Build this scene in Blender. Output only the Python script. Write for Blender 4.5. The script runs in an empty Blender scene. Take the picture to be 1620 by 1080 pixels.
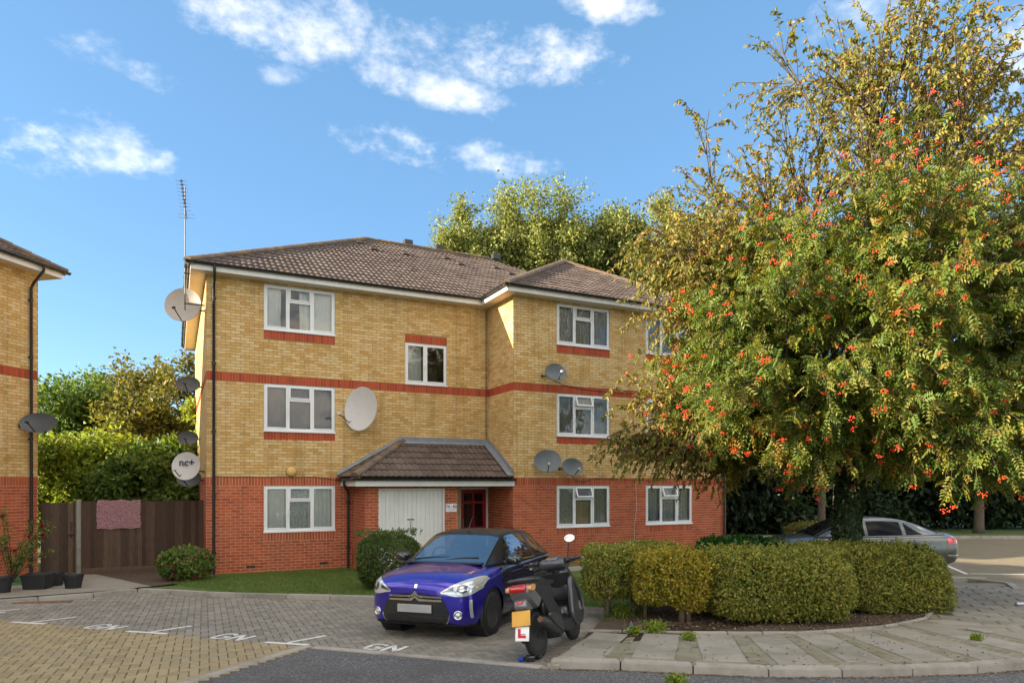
import bpy, math, random
import numpy as np
from mathutils import Vector, Matrix
from mathutils.bvhtree import BVHTree

# ------------------------------------------------------------------ camera, sky, sun, exposure
scn = bpy.context.scene
COL = scn.collection
CAMZ = 2.30
cam_d = bpy.data.cameras.new('camera'); cam = bpy.data.objects.new('camera', cam_d); COL.objects.link(cam)
cam_d.sensor_width = 36.0; cam_d.lens = 24.0; cam_d.shift_y = 225.0/1620.0
cam_d.clip_start = 0.1; cam_d.clip_end = 3000
cam.location = (0, 0, CAMZ); cam.rotation_euler = (math.pi/2, 0, 0)
scn.camera = cam

SUN_AZ = math.radians(-102.0)      # clockwise from +Y; the sun stands to the left, a little behind the camera
SUN_EL = math.radians(18.5)
SKY_STRENGTH = 0.0505
SUN_STRENGTH = 2.6
scn.view_settings.view_transform = 'Standard'; scn.view_settings.look = 'None'
scn.view_settings.exposure = 2.72; scn.view_settings.gamma = 1.0
scn.view_settings.use_curve_mapping = False
scn.cycles.max_bounces = 6; scn.cycles.diffuse_bounces = 3; scn.cycles.glossy_bounces = 3; scn.cycles.transmission_bounces = 3; scn.cycles.transparent_max_bounces = 8

world = bpy.data.worlds.new('World'); scn.world = world; world.use_nodes = True
def build_world():
    nt = world.node_tree; nt.nodes.clear()
    N = nt.nodes.new; L = nt.links.new
    def val(x):
        return x
    def math_(op, a, b=None, c=None, clamp=False):
        n = N('ShaderNodeMath'); n.operation = op; n.use_clamp = clamp
        for i, q in enumerate((a, b, c)):
            if q is None: continue
            if isinstance(q, (int, float)): n.inputs[i].default_value = q
            else: L(q, n.inputs[i])
        return n.outputs[0]
    out = N('ShaderNodeOutputWorld'); bg = N('ShaderNodeBackground')
    sky = N('ShaderNodeTexSky'); sky.sky_type = 'NISHITA'; sky.sun_disc = False
    sky.sun_elevation = SUN_EL; sky.sun_rotation = SUN_AZ % (2*math.pi)
    sky.air_density = 0.75; sky.dust_density = 0.25; sky.ozone_density = 2.0
    tint = N('ShaderNodeMix'); tint.data_type = 'RGBA'; tint.blend_type = 'MULTIPLY'
    tint.inputs[0].default_value = 1.0; tint.inputs[7].default_value = (1.0, 1.0, 1.0, 1)
    even = N('ShaderNodeMix'); even.data_type = 'RGBA'; even.inputs[0].default_value = 0.5
    L(sky.outputs[0], even.inputs[6]); even.inputs[7].default_value = (0.66, 1.50, 2.62, 1)
    L(even.outputs[2], tint.inputs[6])
    tc = N('ShaderNodeTexCoord'); sep = N('ShaderNodeSeparateXYZ'); L(tc.outputs['Generated'], sep.inputs[0])
    az = math_('ARCTAN2', sep.outputs[0], sep.outputs[1])
    el = math_('ARCSINE', sep.outputs[2])
    # cloud turbulence, sampled on the direction itself
    mp = N('ShaderNodeMapping'); L(tc.outputs['Generated'], mp.inputs[0]); mp.inputs['Scale'].default_value = (1, 1, 1.7)
    nz = N('ShaderNodeTexNoise'); nz.inputs['Scale'].default_value = 9.0; nz.inputs['Detail'].default_value = 9.0
    nz.inputs['Roughness'].default_value = 0.62; L(mp.outputs[0], nz.inputs['Vector'])
    nz2 = N('ShaderNodeTexNoise'); nz2.inputs['Scale'].default_value = 34.0; nz2.inputs['Detail'].default_value = 6.0
    nz2.inputs['Roughness'].default_value = 0.6; L(mp.outputs[0], nz2.inputs['Vector'])
    turb = math_('MULTIPLY_ADD', math_('SUBTRACT', nz.outputs[0], 0.5), 4.2, math_('MULTIPLY', math_('SUBTRACT', nz2.outputs[0], 0.5), 2.4))
    # clouds: azimuth, elevation, half widths, tilt, strength (radians)
    def ae(px, py):
        tx = (px-810)/1080; a = math.atan(tx); return a, math.atan((765-py)/1080*math.cos(a))
    cl = []
    for px, py, wx, wy, tl, s in ((420, 35, 190, 42, .02, .85), (640, 62, 190, 40, .10, .8), (815, 88, 150, 42, .05, 1.0), (690, 138, 150, 24, .16, .8),
                                  (200, 95, 110, 26, .14, .65), (60, 242, 92, 36, -.12, 1.0), (175, 228, 90, 38, .02, .85), (640, 240, 120, 30, .05, 1.1), (790, 255, 110, 26, .10, .75),
                                  (440, 118, 45, 14, -.1, .5), (965, 5, 75, 22, .1, .9), (1590, 95, 130, 55, 0., .9), (1200, 245, 60, 20, 0., .5), (1380, 20, 130, 30, 0, .6)):
        a, e = ae(px, py); cl.append((a, e, wx/1080*math.cos(a), wy/1080, tl, s))
    total = None
    for a, e, wx, wy, tl, s in cl:
        dx = math_('SUBTRACT', az, a); dy = math_('SUBTRACT', el, e)
        dy = math_('MULTIPLY_ADD', dx, tl, dy)
        u = math_('DIVIDE', dx, wx); v = math_('DIVIDE', dy, wy)
        d = math_('ADD', math_('MULTIPLY', u, u), math_('MULTIPLY', v, v))
        m = math_('MULTIPLY', math_('SUBTRACT', 1.0, d), 1.0)
        m = math_('MINIMUM', math_('MAXIMUM', m, -3.0), 0.8)
        m = math_('ADD', m, turb)
        mr = N('ShaderNodeMapRange'); mr.interpolation_type = 'SMOOTHSTEP'
        L(m, mr.inputs[0]); mr.inputs[1].default_value = 0.05; mr.inputs[2].default_value = 2.0
        mr.inputs[3].default_value = 0; mr.inputs[4].default_value = s*.30
        total = mr.outputs[0] if total is None else math_('MAXIMUM', total, mr.outputs[0])
    # denser, brighter cloud added out of view to fill the shade with light
    nz3 = N('ShaderNodeTexNoise'); nz3.inputs['Scale'].default_value = 2.6; nz3.inputs['Detail'].default_value = 8.0; nz3.inputs['Roughness'].default_value = .6
    mp3 = N('ShaderNodeMapping'); L(tc.outputs['Generated'], mp3.inputs[0]); mp3.inputs['Scale'].default_value = (1, 1, 2.4); L(mp3.outputs[0], nz3.inputs['Vector'])
    def ramp(x, a, b, hi=1.0):
        mr = N('ShaderNodeMapRange'); mr.interpolation_type = 'SMOOTHSTEP'; L(x, mr.inputs[0]); mr.inputs[1].default_value = a; mr.inputs[2].default_value = b; mr.inputs[4].default_value = hi; return mr.outputs[0]
    rest = math_('MULTIPLY', ramp(nz3.outputs[0], .42, .60, .85), math_('MULTIPLY', ramp(math_('ABSOLUTE', az), .80, 1.05), ramp(el, .03, .15)))
    total = math_('MAXIMUM', total, rest)
    mix = N('ShaderNodeMix'); mix.data_type = 'RGBA'
    L(total, mix.inputs[0]); L(tint.outputs[2], mix.inputs[6]); mix.inputs[7].default_value = (11.8, 10.2, 8.2, 1)
    L(mix.outputs[2], bg.inputs[0]); bg.inputs[1].default_value = SKY_STRENGTH
    L(bg.outputs[0], out.inputs[0])
    return tint, mix
SKY_TINT, SKY_MIX = build_world()
SKY_TINT.inputs[7].default_value = (0.98, 1.04, 1.03, 1)

sd = bpy.data.lights.new('sun', 'SUN'); sd.energy = SUN_STRENGTH; sd.angle = math.radians(0.6); sd.color = (1.0, .86, .66)
so = bpy.data.objects.new('sun', sd); COL.objects.link(so)
_s = Vector((math.sin(SUN_AZ)*math.cos(SUN_EL), math.cos(SUN_AZ)*math.cos(SUN_EL), math.sin(SUN_EL)))
so.rotation_euler = (-_s).to_track_quat('-Z', 'Y').to_euler(); so.location = _s*60

# ------------------------------------------------------------------ helpers
RND = random.Random(11)
NPR = np.random.default_rng(3)
def gz(Y):                      # the forecourt falls gently towards the building
    return 0.034*max(0.0, 17.0-max(Y, -6.0))
def G(px, py, off=-0.03):       # a spot on the ground as read off the plan survey -> metres
    k = (py-765)/1080.0
    if k-0.034 > 0:
        Y = (CAMZ-off-0.578)/(k-0.034)
        if Y <= 17: return ((px-810)/1080.0*Y, Y)
    Y = (CAMZ-off)/k
    return ((px-810)/1080.0*Y, Y)

def tag(o, label=None, cat=None, group=None, kind=None):
    if label: o['label'] = label
    if cat: o['category'] = cat
    if group: o['group'] = group
    if kind: o['kind'] = kind
    return o
def thing(name, label, cat, loc=(0, 0, 0), rotz=0.0, group=None):
    o = bpy.data.objects.new(name, None); COL.objects.link(o); o.empty_display_size = .2
    o.location = loc; o.rotation_euler = (0, 0, rotz)
    return tag(o, label, cat, group)
def link(name, me, parent=None):
    o = bpy.data.objects.new(name, me); COL.objects.link(o)
    if parent is not None: o.parent = parent
    return o
def np_mesh(name, V, F, mat, parent=None, rnd=None, smooth=False, counts=None):
    """V (n,3), F (m,k) index array -> one object"""
    me = bpy.data.meshes.new(name)
    V = np.asarray(V, dtype=np.float32); F = np.asarray(F, dtype=np.int32)
    me.vertices.add(len(V)); me.vertices.foreach_set('co', V.ravel())
    m, k = F.shape
    me.loops.add(m*k); me.loops.foreach_set('vertex_index', F.ravel())
    me.polygons.add(m); me.polygons.foreach_set('loop_start', np.arange(0, m*k, k, dtype=np.int32))
    me.polygons.foreach_set('loop_total', np.full(m, k, dtype=np.int32))
    if smooth: me.polygons.foreach_set('use_smooth', np.ones(m, dtype=bool))
    if rnd is not None:
        a = me.attributes.new('rnd', 'FLOAT', 'FACE'); a.data.foreach_set('value', np.asarray(rnd, dtype=np.float32))
    me.update(calc_edges=True); me.materials.append(mat)
    return link(name, me, parent)

class MB:
    """collects faces, builds ONE mesh object"""
    def __init__(self): self.v = []; self.f = []; self.r = []; self.m = []; self.cm = 0; self.has_r = False
    def add(self, vs, fs, rnd=0.0):
        b = len(self.v); self.v.extend([tuple(p) for p in vs])
        for f in fs: self.f.append(tuple(b+i for i in f)); self.r.append(rnd); self.m.append(self.cm)
        if rnd: self.has_r = True
        return self
    def box(self, x0, x1, y0, y1, z0, z1, rnd=0.0, M=None):
        vs = [(x, y, z) for z in (z0, z1) for y in (y0, y1) for x in (x0, x1)]
        if M is not None: vs = [M @ Vector(p) for p in vs]
        return self.add(vs, [(0, 2, 3, 1), (4, 5, 7, 6), (0, 1, 5, 4), (2, 6, 7, 3), (0, 4, 6, 2), (1, 3, 7, 5)], rnd)
    def rbox(self, x0, x1, y0, y1, z0, z1, b=.01, M=None, rnd=0.0):
        """box with chamfered edges"""
        X = (x0, x1); Y = (y0, y1); Z = (z0, z1); vs = []; idx = {}
        for i in (0, 1):
            for j in (0, 1):
                for k in (0, 1):
                    sx = b if i == 0 else -b; sy = b if j == 0 else -b; sz = b if k == 0 else -b
                    for a, p in enumerate(((X[i], Y[j]+sy, Z[k]+sz), (X[i]+sx, Y[j], Z[k]+sz), (X[i]+sx, Y[j]+sy, Z[k]))):
                        idx[(i, j, k, a)] = len(vs); vs.append(p)
        q = idx; fs = []
        for s in (0, 1):
            fs.append([q[(s, 0, 0, 0)], q[(s, 1, 0, 0)], q[(s, 1, 1, 0)], q[(s, 0, 1, 0)]])
            fs.append([q[(0, s, 0, 1)], q[(1, s, 0, 1)], q[(1, s, 1, 1)], q[(0, s, 1, 1)]])
            fs.append([q[(0, 0, s, 2)], q[(1, 0, s, 2)], q[(1, 1, s, 2)], q[(0, 1, s, 2)]])
        for s in (0, 1):
            for t in (0, 1):
                fs.append([q[(s, t, 0, 0)], q[(s, t, 1, 0)], q[(s, t, 1, 1)], q[(s, t, 0, 1)]])
                fs.append([q[(s, 0, t, 0)], q[(s, 1, t, 0)], q[(s, 1, t, 2)], q[(s, 0, t, 2)]])
                fs.append([q[(0, s, t, 1)], q[(1, s, t, 1)], q[(1, s, t, 2)], q[(0, s, t, 2)]])
        for i in (0, 1):
            for j in (0, 1):
                for k in (0, 1): fs.append([q[(i, j, k, a)] for a in range(3)])
        if M is not None: vs = [M @ Vector(p) for p in vs]
        return self.add(vs, fs, rnd)
    def tube(self, pts, r, n=8, cap=True, rnd=0.0, squash=1.0):
        pts = [Vector(p) for p in pts]; k = len(pts)
        rs = r if isinstance(r, (list, tuple)) else [r]*k
        vs = []; fs = []; up = None
        for i, p in enumerate(pts):
            d = (pts[min(i+1, k-1)]-pts[max(i-1, 0)])
            d = d.normalized() if d.length > 1e-9 else Vector((0, 0, 1))
            if up is None:
                up = Vector((0, 0, 1)) if abs(d.z) < .9 else Vector((1, 0, 0))
            a = (up-d*up.dot(d)); a = a.normalized() if a.length > 1e-6 else d.orthogonal().normalized()
            up = a; b = d.cross(a)
            for j in range(n):
                t = 2*math.pi*j/n; vs.append(p+a*(math.cos(t)*rs[i])+b*(math.sin(t)*rs[i]*squash))
        for i in range(k-1):
            for j in range(n):
                fs.append((i*n+j, i*n+(j+1) % n, (i+1)*n+(j+1) % n, (i+1)*n+j))
        if cap: fs.append(tuple(range(n-1, -1, -1))); fs.append(tuple((k-1)*n+j for j in range(n)))
        return self.add(vs, fs, rnd)
    def lathe(self, prof, n=16, M=None, rnd=0.0, close=False):
        """prof: (radius, height) along local z"""
        vs = []; fs = []; k = len(prof)
        for r, z in prof:
            for j in range(n):
                t = 2*math.pi*j/n; vs.append(Vector((r*math.cos(t), r*math.sin(t), z)))
        for i in range(k if close else k-1):
            i2 = (i+1) % k
            for j in range(n): fs.append((i*n+j, i*n+(j+1) % n, i2*n+(j+1) % n, i2*n+j))
        if not close:
            if prof[0][0] > 1e-6: fs.append(tuple(range(n-1, -1, -1)))
            if prof[-1][0] > 1e-6: fs.append(tuple((k-1)*n+j for j in range(n)))
        if M is not None: vs = [M @ p for p in vs]
        return self.add(vs, fs, rnd)
    def prism(self, poly, h0, h1, M=None, rnd=0.0):
        """poly (x,y) list extruded along z from h0 to h1"""
        n = len(poly); vs = [Vector((x, y, h0)) for x, y in poly]+[Vector((x, y, h1)) for x, y in poly]
        fs = [tuple(range(n-1, -1, -1)), tuple(range(n, 2*n))]+[(i, (i+1) % n, n+(i+1) % n, n+i) for i in range(n)]
        if M is not None: vs = [M @ p for p in vs]
        return self.add(vs, fs, rnd)
    def grid(self, rows, rnd=0.0, wrap=False):
        n = len(rows[0]); vs = [p for r in rows for p in r]; fs = []
        for i in range(len(rows)-1):
            for j in range(n if wrap else n-1):
                j2 = (j+1) % n; fs.append((i*n+j, i*n+j2, (i+1)*n+j2, (i+1)*n+j))
        return self.add(vs, fs, rnd)
    def build(self, name, mat, parent=None, smooth=False, kind=None, autosmooth=None):
        me = bpy.data.meshes.new(name); me.from_pydata(self.v, [], self.f)
        mats = mat if isinstance(mat, (list, tuple)) else [mat]
        for m in mats: me.materials.append(m)
        if len(mats) > 1: me.polygons.foreach_set('material_index', self.m)
        if self.has_r:
            a = me.attributes.new('rnd', 'FLOAT', 'FACE'); a.data.foreach_set('value', self.r)
        if smooth: me.polygons.foreach_set('use_smooth', [True]*len(self.f))
        me.update()
        if autosmooth: me.set_sharp_from_angle(angle=math.radians(autosmooth))
        o = link(name, me, parent)
        if kind: o['kind'] = kind
        return o
def T(x=0, y=0, z=0, rx=0, ry=0, rz=0):
    return Matrix.Translation((x, y, z)) @ Matrix.Rotation(rz, 4, 'Z') @ Matrix.Rotation(ry, 4, 'Y') @ Matrix.Rotation(rx, 4, 'X')
def align(p, d, up=(0, 0, 1)):
    """matrix with local z along d at p"""
    q = Vector(d).normalized().to_track_quat('Z', 'Y'); return Matrix.Translation(p) @ q.to_matrix().to_4x4()

# ------------------------------------------------------------------ materials
def nodes(name):
    m = bpy.data.materials.new(name); m.use_nodes = True; nt = m.node_tree; nt.nodes.clear()
    o = nt.nodes.new('ShaderNodeOutputMaterial'); b = nt.nodes.new('ShaderNodeBsdfPrincipled')
    nt.links.new(b.outputs[0], o.inputs[0]); return m, nt, b, o
def mat(name, cols, rough=.7, metal=0.0, scale=6.0, rnd=0.0, nz=.5, bump=0.0, bscale=60.0, spec=.5, coat=0.0, detail=6.0,
        stain=None, sstain=.8, stretch=(1, 1, 1), emis=None, streak=0.0):
    """colour ramp over noise (+ one random value per piece); stain = (colour, amount) large soft patches"""
    m, nt, b, o = nodes(name); N = nt.nodes.new; L = nt.links.new
    if isinstance(cols[0], (int, float)): cols = [tuple(c*.82 for c in cols), tuple(cols), tuple(min(1, c*1.15) for c in cols)]
    geo = N('ShaderNodeNewGeometry'); mp = N('ShaderNodeMapping'); L(geo.outputs['Position'], mp.inputs[0]); mp.inputs['Scale'].default_value = stretch
    n1 = N('ShaderNodeTexNoise'); n1.inputs['Scale'].default_value = scale; n1.inputs['Detail'].default_value = detail; n1.inputs['Roughness'].default_value = .65
    L(mp.outputs[0], n1.inputs['Vector'])
    fac = n1.outputs[0]
    if rnd > 0:
        at = N('ShaderNodeAttribute'); at.attribute_name = 'rnd'; oi = N('ShaderNodeObjectInfo')
        ad = N('ShaderNodeMath'); ad.operation = 'ADD'; L(at.outputs['Fac'], ad.inputs[0]); L(oi.outputs['Random'], ad.inputs[1])
        fr = N('ShaderNodeMath'); fr.operation = 'FRACT'; L(ad.outputs[0], fr.inputs[0])
        mx = N('ShaderNodeMix'); mx.data_type = 'FLOAT'; mx.inputs[0].default_value = rnd
        L(fac, mx.inputs[2]); L(fr.outputs[0], mx.inputs[3]); fac = mx.outputs[0]
    rp = N('ShaderNodeValToRGB'); L(fac, rp.inputs[0]); el = rp.color_ramp.elements
    lo, hi = .5-nz*.5, .5+nz*.5
    while len(el) < len(cols): el.new(.5)
    for i, c in enumerate(cols):
        el[i].position = lo+(hi-lo)*i/(len(cols)-1); el[i].color = (*c, 1)
    col = rp.outputs[0]
    if stain:
        n2 = N('ShaderNodeTexNoise'); n2.inputs['Scale'].default_value = sstain; n2.inputs['Detail'].default_value = 5; n2.inputs['Roughness'].default_value = .6
        L(geo.outputs['Position'], n2.inputs['Vector'])
        mr = N('ShaderNodeMapRange'); L(n2.outputs[0], mr.inputs[0]); mr.inputs[1].default_value = .48; mr.inputs[2].default_value = .72
        mr.inputs[4].default_value = stain[1]
        mx = N('ShaderNodeMix'); mx.data_type = 'RGBA'; L(mr.outputs[0], mx.inputs[0]); L(col, mx.inputs[6]); mx.inputs[7].default_value = (*stain[0], 1)
        col = mx.outputs[2]
    if streak:                       # rain streaks running down the wall
        mp2 = N('ShaderNodeMapping'); L(geo.outputs['Position'], mp2.inputs[0]); mp2.inputs['Scale'].default_value = (3.2, 3.2, .22)
        n4 = N('ShaderNodeTexNoise'); n4.inputs['Scale'].default_value = 1.3; n4.inputs['Detail'].default_value = 7; n4.inputs['Roughness'].default_value = .7; L(mp2.outputs[0], n4.inputs['Vector'])
        mr = N('ShaderNodeMapRange'); L(n4.outputs[0], mr.inputs[0]); mr.inputs[1].default_value = .50; mr.inputs[2].default_value = .74; mr.inputs[4].default_value = streak
        mx = N('ShaderNodeMix'); mx.data_type = 'RGBA'; mx.blend_type = 'MULTIPLY'; L(mr.outputs[0], mx.inputs[0]); L(col, mx.inputs[6]); mx.inputs[7].default_value = (.52, .47, .42, 1)
        col = mx.outputs[2]
    L(col, b.inputs['Base Color'])
    b.inputs['Roughness'].default_value = rough; b.inputs['Metallic'].default_value = metal
    b.inputs['Specular IOR Level'].default_value = spec
    if coat: b.inputs['Coat Weight'].default_value = coat; b.inputs['Coat Roughness'].default_value = .03
    if bump:
        n3 = N('ShaderNodeTexNoise'); n3.inputs['Scale'].default_value = bscale; n3.inputs['Detail'].default_value = 5
        L(mp.outputs[0], n3.inputs['Vector'])
        bp = N('ShaderNodeBump'); bp.inputs['Strength'].default_value = bump; bp.inputs['Distance'].default_value = .01
        L(n3.outputs[0], bp.inputs['Height']); L(bp.outputs[0], b.inputs['Normal'])
    if emis: b.inputs['Emission Color'].default_value = (*emis[:3], 1); b.inputs['Emission Strength'].default_value = emis[3]
    return m
def leaf_mat(name, cols, trans=.35, rough=.55, clump=.35, cscale=.9):
    m, nt, b, o = nodes(name); N = nt.nodes.new; L = nt.links.new
    at = N('ShaderNodeAttribute'); at.attribute_name = 'rnd'
    geo = N('ShaderNodeNewGeometry'); n1 = N('ShaderNodeTexNoise'); n1.inputs['Scale'].default_value = cscale; n1.inputs['Detail'].default_value = 3
    L(geo.outputs['Position'], n1.inputs['Vector'])
    mx = N('ShaderNodeMix'); mx.data_type = 'FLOAT'; mx.inputs[0].default_value = clump; L(at.outputs['Fac'], mx.inputs[2]); L(n1.outputs[0], mx.inputs[3])
    rp = N('ShaderNodeValToRGB'); L(mx.outputs[0], rp.inputs[0]); el = rp.color_ramp.elements
    while len(el) < len(cols): el.new(.5)
    for i, c in enumerate(cols): el[i].position = .12+.76*i/(len(cols)-1); el[i].color = (*c, 1)
    L(rp.outputs[0], b.inputs['Base Color']); b.inputs['Roughness'].default_value = rough; b.inputs['Specular IOR Level'].default_value = .35
    tr = N('ShaderNodeBsdfTranslucent'); g = N('ShaderNodeMix'); g.data_type = 'RGBA'; g.blend_type = 'MULTIPLY'; g.inputs[0].default_value = 1
    L(rp.outputs[0], g.inputs[6]); g.inputs[7].default_value = (1.5, 1.45, .7, 1); L(g.outputs[2], tr.inputs[0])
    ms = N('ShaderNodeMixShader'); ms.inputs[0].default_value = trans; L(b.outputs[0], ms.inputs[1]); L(tr.outputs[0], ms.inputs[2]); L(ms.outputs[0], o.inputs[0])
    return m
def glass_mat(name, tint=(.9, .95, .95), refl=1.0):
    m, nt, b, o = nodes(name); N = nt.nodes.new; L = nt.links.new
    tr = N('ShaderNodeBsdfTransparent'); tr.inputs[0].default_value = (*tint, 1)
    gl = N('ShaderNodeBsdfGlossy'); gl.inputs['Roughness'].default_value = .015
    fr = N('ShaderNodeFresnel'); fr.inputs[0].default_value = 1.75
    geo = N('ShaderNodeNewGeometry'); nz = N('ShaderNodeTexNoise'); nz.inputs['Scale'].default_value = 1.6; nz.inputs['Detail'].default_value = 1
    L(geo.outputs['Position'], nz.inputs['Vector'])
    bp = N('ShaderNodeBump'); bp.inputs['Strength'].default_value = .12; bp.inputs['Distance'].default_value = .05; L(nz.outputs[0], bp.inputs['Height'])
    L(bp.outputs[0], gl.inputs['Normal'])
    k = N('ShaderNodeMath'); k.operation = 'MULTIPLY'; L(fr.outputs[0], k.inputs[0]); k.inputs[1].default_value = refl; k.use_clamp = True
    ms = N('ShaderNodeMixShader'); L(k.outputs[0], ms.inputs[0]); L(tr.outputs[0], ms.inputs[1]); L(gl.outputs[0], ms.inputs[2]); L(ms.outputs[0], o.inputs[0])
    return m
M = {}
M['red_brick'] = mat('red_brick', [(.24, .04, .018), (.39, .075, .027), (.47, .098, .034), (.53, .135, .052)], .85, scale=30, rnd=.6, nz=.9, bump=.5, bscale=160, streak=.7,
                     stain=((.26, .10, .05), .35), sstain=.7)
M['yellow_brick'] = mat('yellow_brick', [(.30, .165, .058), (.50, .29, .085), (.62, .385, .135), (.66, .45, .19), (.71, .53, .27), (.60, .34, .09), (.52, .285, .08)], .85, scale=26, rnd=.6, nz=1., bump=.5, bscale=160, streak=.8,
                        stain=((.45, .29, .075), .5), sstain=.9)
M['band_brick'] = mat('band_brick', [(.27, .038, .015), (.42, .064, .022), (.49, .088, .03)], .85, scale=30, rnd=.6, nz=.9, bump=.5, bscale=160)
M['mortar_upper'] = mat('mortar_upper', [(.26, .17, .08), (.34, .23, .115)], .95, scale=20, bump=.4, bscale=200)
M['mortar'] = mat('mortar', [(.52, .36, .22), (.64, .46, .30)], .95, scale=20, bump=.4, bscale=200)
M['concrete'] = mat('concrete', [(.23, .21, .175), (.34, .31, .265), (.43, .40, .34)], .9, scale=9, rnd=.3, bump=.5, bscale=90, stain=((.13, .115, .085), .6), sstain=2.5, nz=.8)
M['slab'] = mat('slab', [(.21, .19, .155), (.29, .265, .22), (.37, .34, .29)], .92, scale=14, rnd=.4, nz=.9, bump=.6, bscale=120, stain=((.12, .115, .065), .6), sstain=1.7)
M['path_brick'] = mat('path_brick', [(.15, .14, .09), (.23, .21, .15), (.29, .26, .19)], .95, scale=14, rnd=.45, nz=.9, bump=.6, bscale=120, stain=((.13, .135, .05), .75), sstain=3)
M['paver_grey'] = mat('paver_grey', [(.14, .128, .105), (.20, .183, .152), (.255, .232, .19), (.31, .28, .23)], .93, scale=16, rnd=.55, nz=.95, bump=.5, bscale=150, stain=((.15, .14, .115), .5), sstain=.8)
M['paver_tan'] = mat('paver_tan', [(.20, .155, .082), (.28, .22, .118), (.34, .27, .145), (.39, .315, .18)], .93, scale=16, rnd=.5, nz=.95, bump=.5, bscale=150, stain=((.24, .21, .15), .55), sstain=.8)
M['joint'] = mat('joint', [(.07, .058, .038), (.11, .092, .062)], 1, scale=12)
M['asphalt'] = mat('asphalt', [(.035, .035, .035), (.085, .083, .081), (.135, .131, .127), (.32, .31, .30)], .9, scale=38, nz=.36, bump=.9, bscale=150, detail=8, stain=((.055, .053, .05), .6), sstain=.9)
M['soil'] = mat('soil', [(.035, .022, .013), (.075, .05, .03), (.13, .095, .06)], 1, scale=18, bump=1., bscale=70, nz=.8)
M['ground'] = mat('ground', [(.05, .055, .02), (.09, .10, .035), (.12, .10, .05)], 1, scale=2, bump=.5)
M['lawn'] = mat('lawn', [(.04, .075, .014), (.07, .12, .022), (.13, .13, .045)], 1, scale=5, nz=.7, bump=.6, bscale=60)
M['turf'] = mat('turf', [(.03, .11, .03), (.05, .16, .045)], .9, scale=40, bump=.6, bscale=200)
M['paint'] = mat('paint', [(.42, .41, .38), (.66, .65, .61), (.74, .73, .70)], .8, scale=26, nz=.7, bump=.3)
M['upvc'] = mat('upvc', [(.70, .71, .71), (.80, .81, .81)], .35, scale=3)
M['fascia'] = mat('fascia', [(.66, .65, .62), (.80, .79, .76)], .45, scale=2, stretch=(1, 1, .3))
M['soffit'] = mat('soffit', [(.62, .57, .48), (.72, .67, .58)], .6, scale=2)
M['black_plastic'] = mat('black_plastic', [(.012, .012, .013), (.022, .022, .023)], .4, scale=6)
M['lead'] = mat('lead', [(.12, .135, .16), (.20, .22, .25), (.26, .28, .31)], .6, scale=5, nz=.8, bump=.2)
M['tile'] = mat('tile', [(.045, .03, .025), (.082, .057, .046), (.12, .087, .071), (.15, .113, .093)], .85, scale=9, rnd=.4, nz=.9, bump=.5, bscale=90, stain=((.17, .135, .105), .5), sstain=.9)
M['ridge'] = mat('ridge', [(.075, .055, .042), (.13, .098, .075), (.19, .15, .11)], .9, scale=7, rnd=.3, nz=.8, bump=.6, bscale=70, stain=((.28, .16, .045), .8), sstain=1.6)
M['white_paint'] = mat('white_paint', [(.62, .61, .58), (.76, .75, .72)], .5, scale=2.5, stretch=(1, 1, .3), stain=((.55, .53, .48), .4), sstain=1.2)
M['red_paint'] = mat('red_paint', [(.24, .008, .014), (.33, .012, .02)], .3, scale=2)
M['cream_paint'] = mat('cream_paint', [(.45, .38, .25), (.6, .53, .38)], .5, scale=8)
M['pane'] = glass_mat('pane', (.93, .96, .95), 1.0)
M['dark_glass'] = mat('dark_glass', (.012, .014, .016), .02, spec=1.0, coat=1.0)
M['room'] = mat('room', [(.05, .045, .04), (.08, .07, .06)], .9)
M['net'] = mat('net', [(.60, .62, .60), (.76, .77, .74)], .9, scale=30, stretch=(1, 1, .15))
M['lace'] = mat('lace', [(.26, .28, .27), (.50, .52, .50), (.70, .72, .70)], .9, scale=26, nz=.45, detail=3)
M['drape'] = mat('drape', [(.17, .13, .115), (.26, .20, .18)], .9, scale=8, stretch=(1, 1, .2))
M['peach'] = mat('peach', [(.66, .44, .25), (.75, .54, .35)], .9, scale=8)
M['fence'] = mat('fence', [(.026, .015, .010), (.07, .04, .024), (.16, .105, .07)], .9, scale=9, rnd=.35, nz=.75, stretch=(6, 6, .6), bump=.5, bscale=40)
M['post'] = mat('post', [(.20, .19, .165), (.30, .285, .25)], .95, scale=14, bump=.5, stain=((.12, .12, .09), .5), sstain=4)
M['rug'] = mat('rug', [(.17, .075, .085), (.30, .155, .165), (.42, .27, .27)], 1, scale=34, nz=.8, stretch=(.5, .5, 2.2), bump=.5)
M['pot'] = mat('pot', [(.010, .010, .012), (.02, .02, .022)], .55)
M['dish_white'] = mat('dish_white', [(.50, .48, .46), (.60, .58, .56)], .5, scale=3, stain=((.38, .34, .31), .4), sstain=3)
M['dish_beige'] = mat('dish_beige', [(.34, .30, .26), (.45, .41, .36)], .55, scale=4, stain=((.25, .20, .15), .5), sstain=4)
M['dish_grey'] = mat('dish_grey', [(.085, .10, .11), (.13, .15, .16)], .5, scale=4)
M['dish_dark'] = mat('dish_dark', [(.055, .06, .065), (.085, .09, .095)], .5, scale=4)
M['metal'] = mat('metal', [(.30, .30, .30), (.42, .42, .42)], .4, metal=.8, scale=10)
M['dark_metal'] = mat('dark_metal', [(.02, .02, .02), (.05, .048, .045)], .5, metal=.4, scale=10)
M['lamp_cover'] = mat('lamp_cover', [(.62, .36, .10), (.72, .46, .16)], .4, scale=8)
M['ink'] = mat('ink', (.02, .025, .07), .6)
M['black_ink'] = mat('black_ink', (.02, .02, .022), .6)
M['sign'] = mat('sign', [(.70, .70, .70), (.8, .8, .8)], .4)
M['cable'] = mat('cable', (.03, .03, .03), .6)
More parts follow.
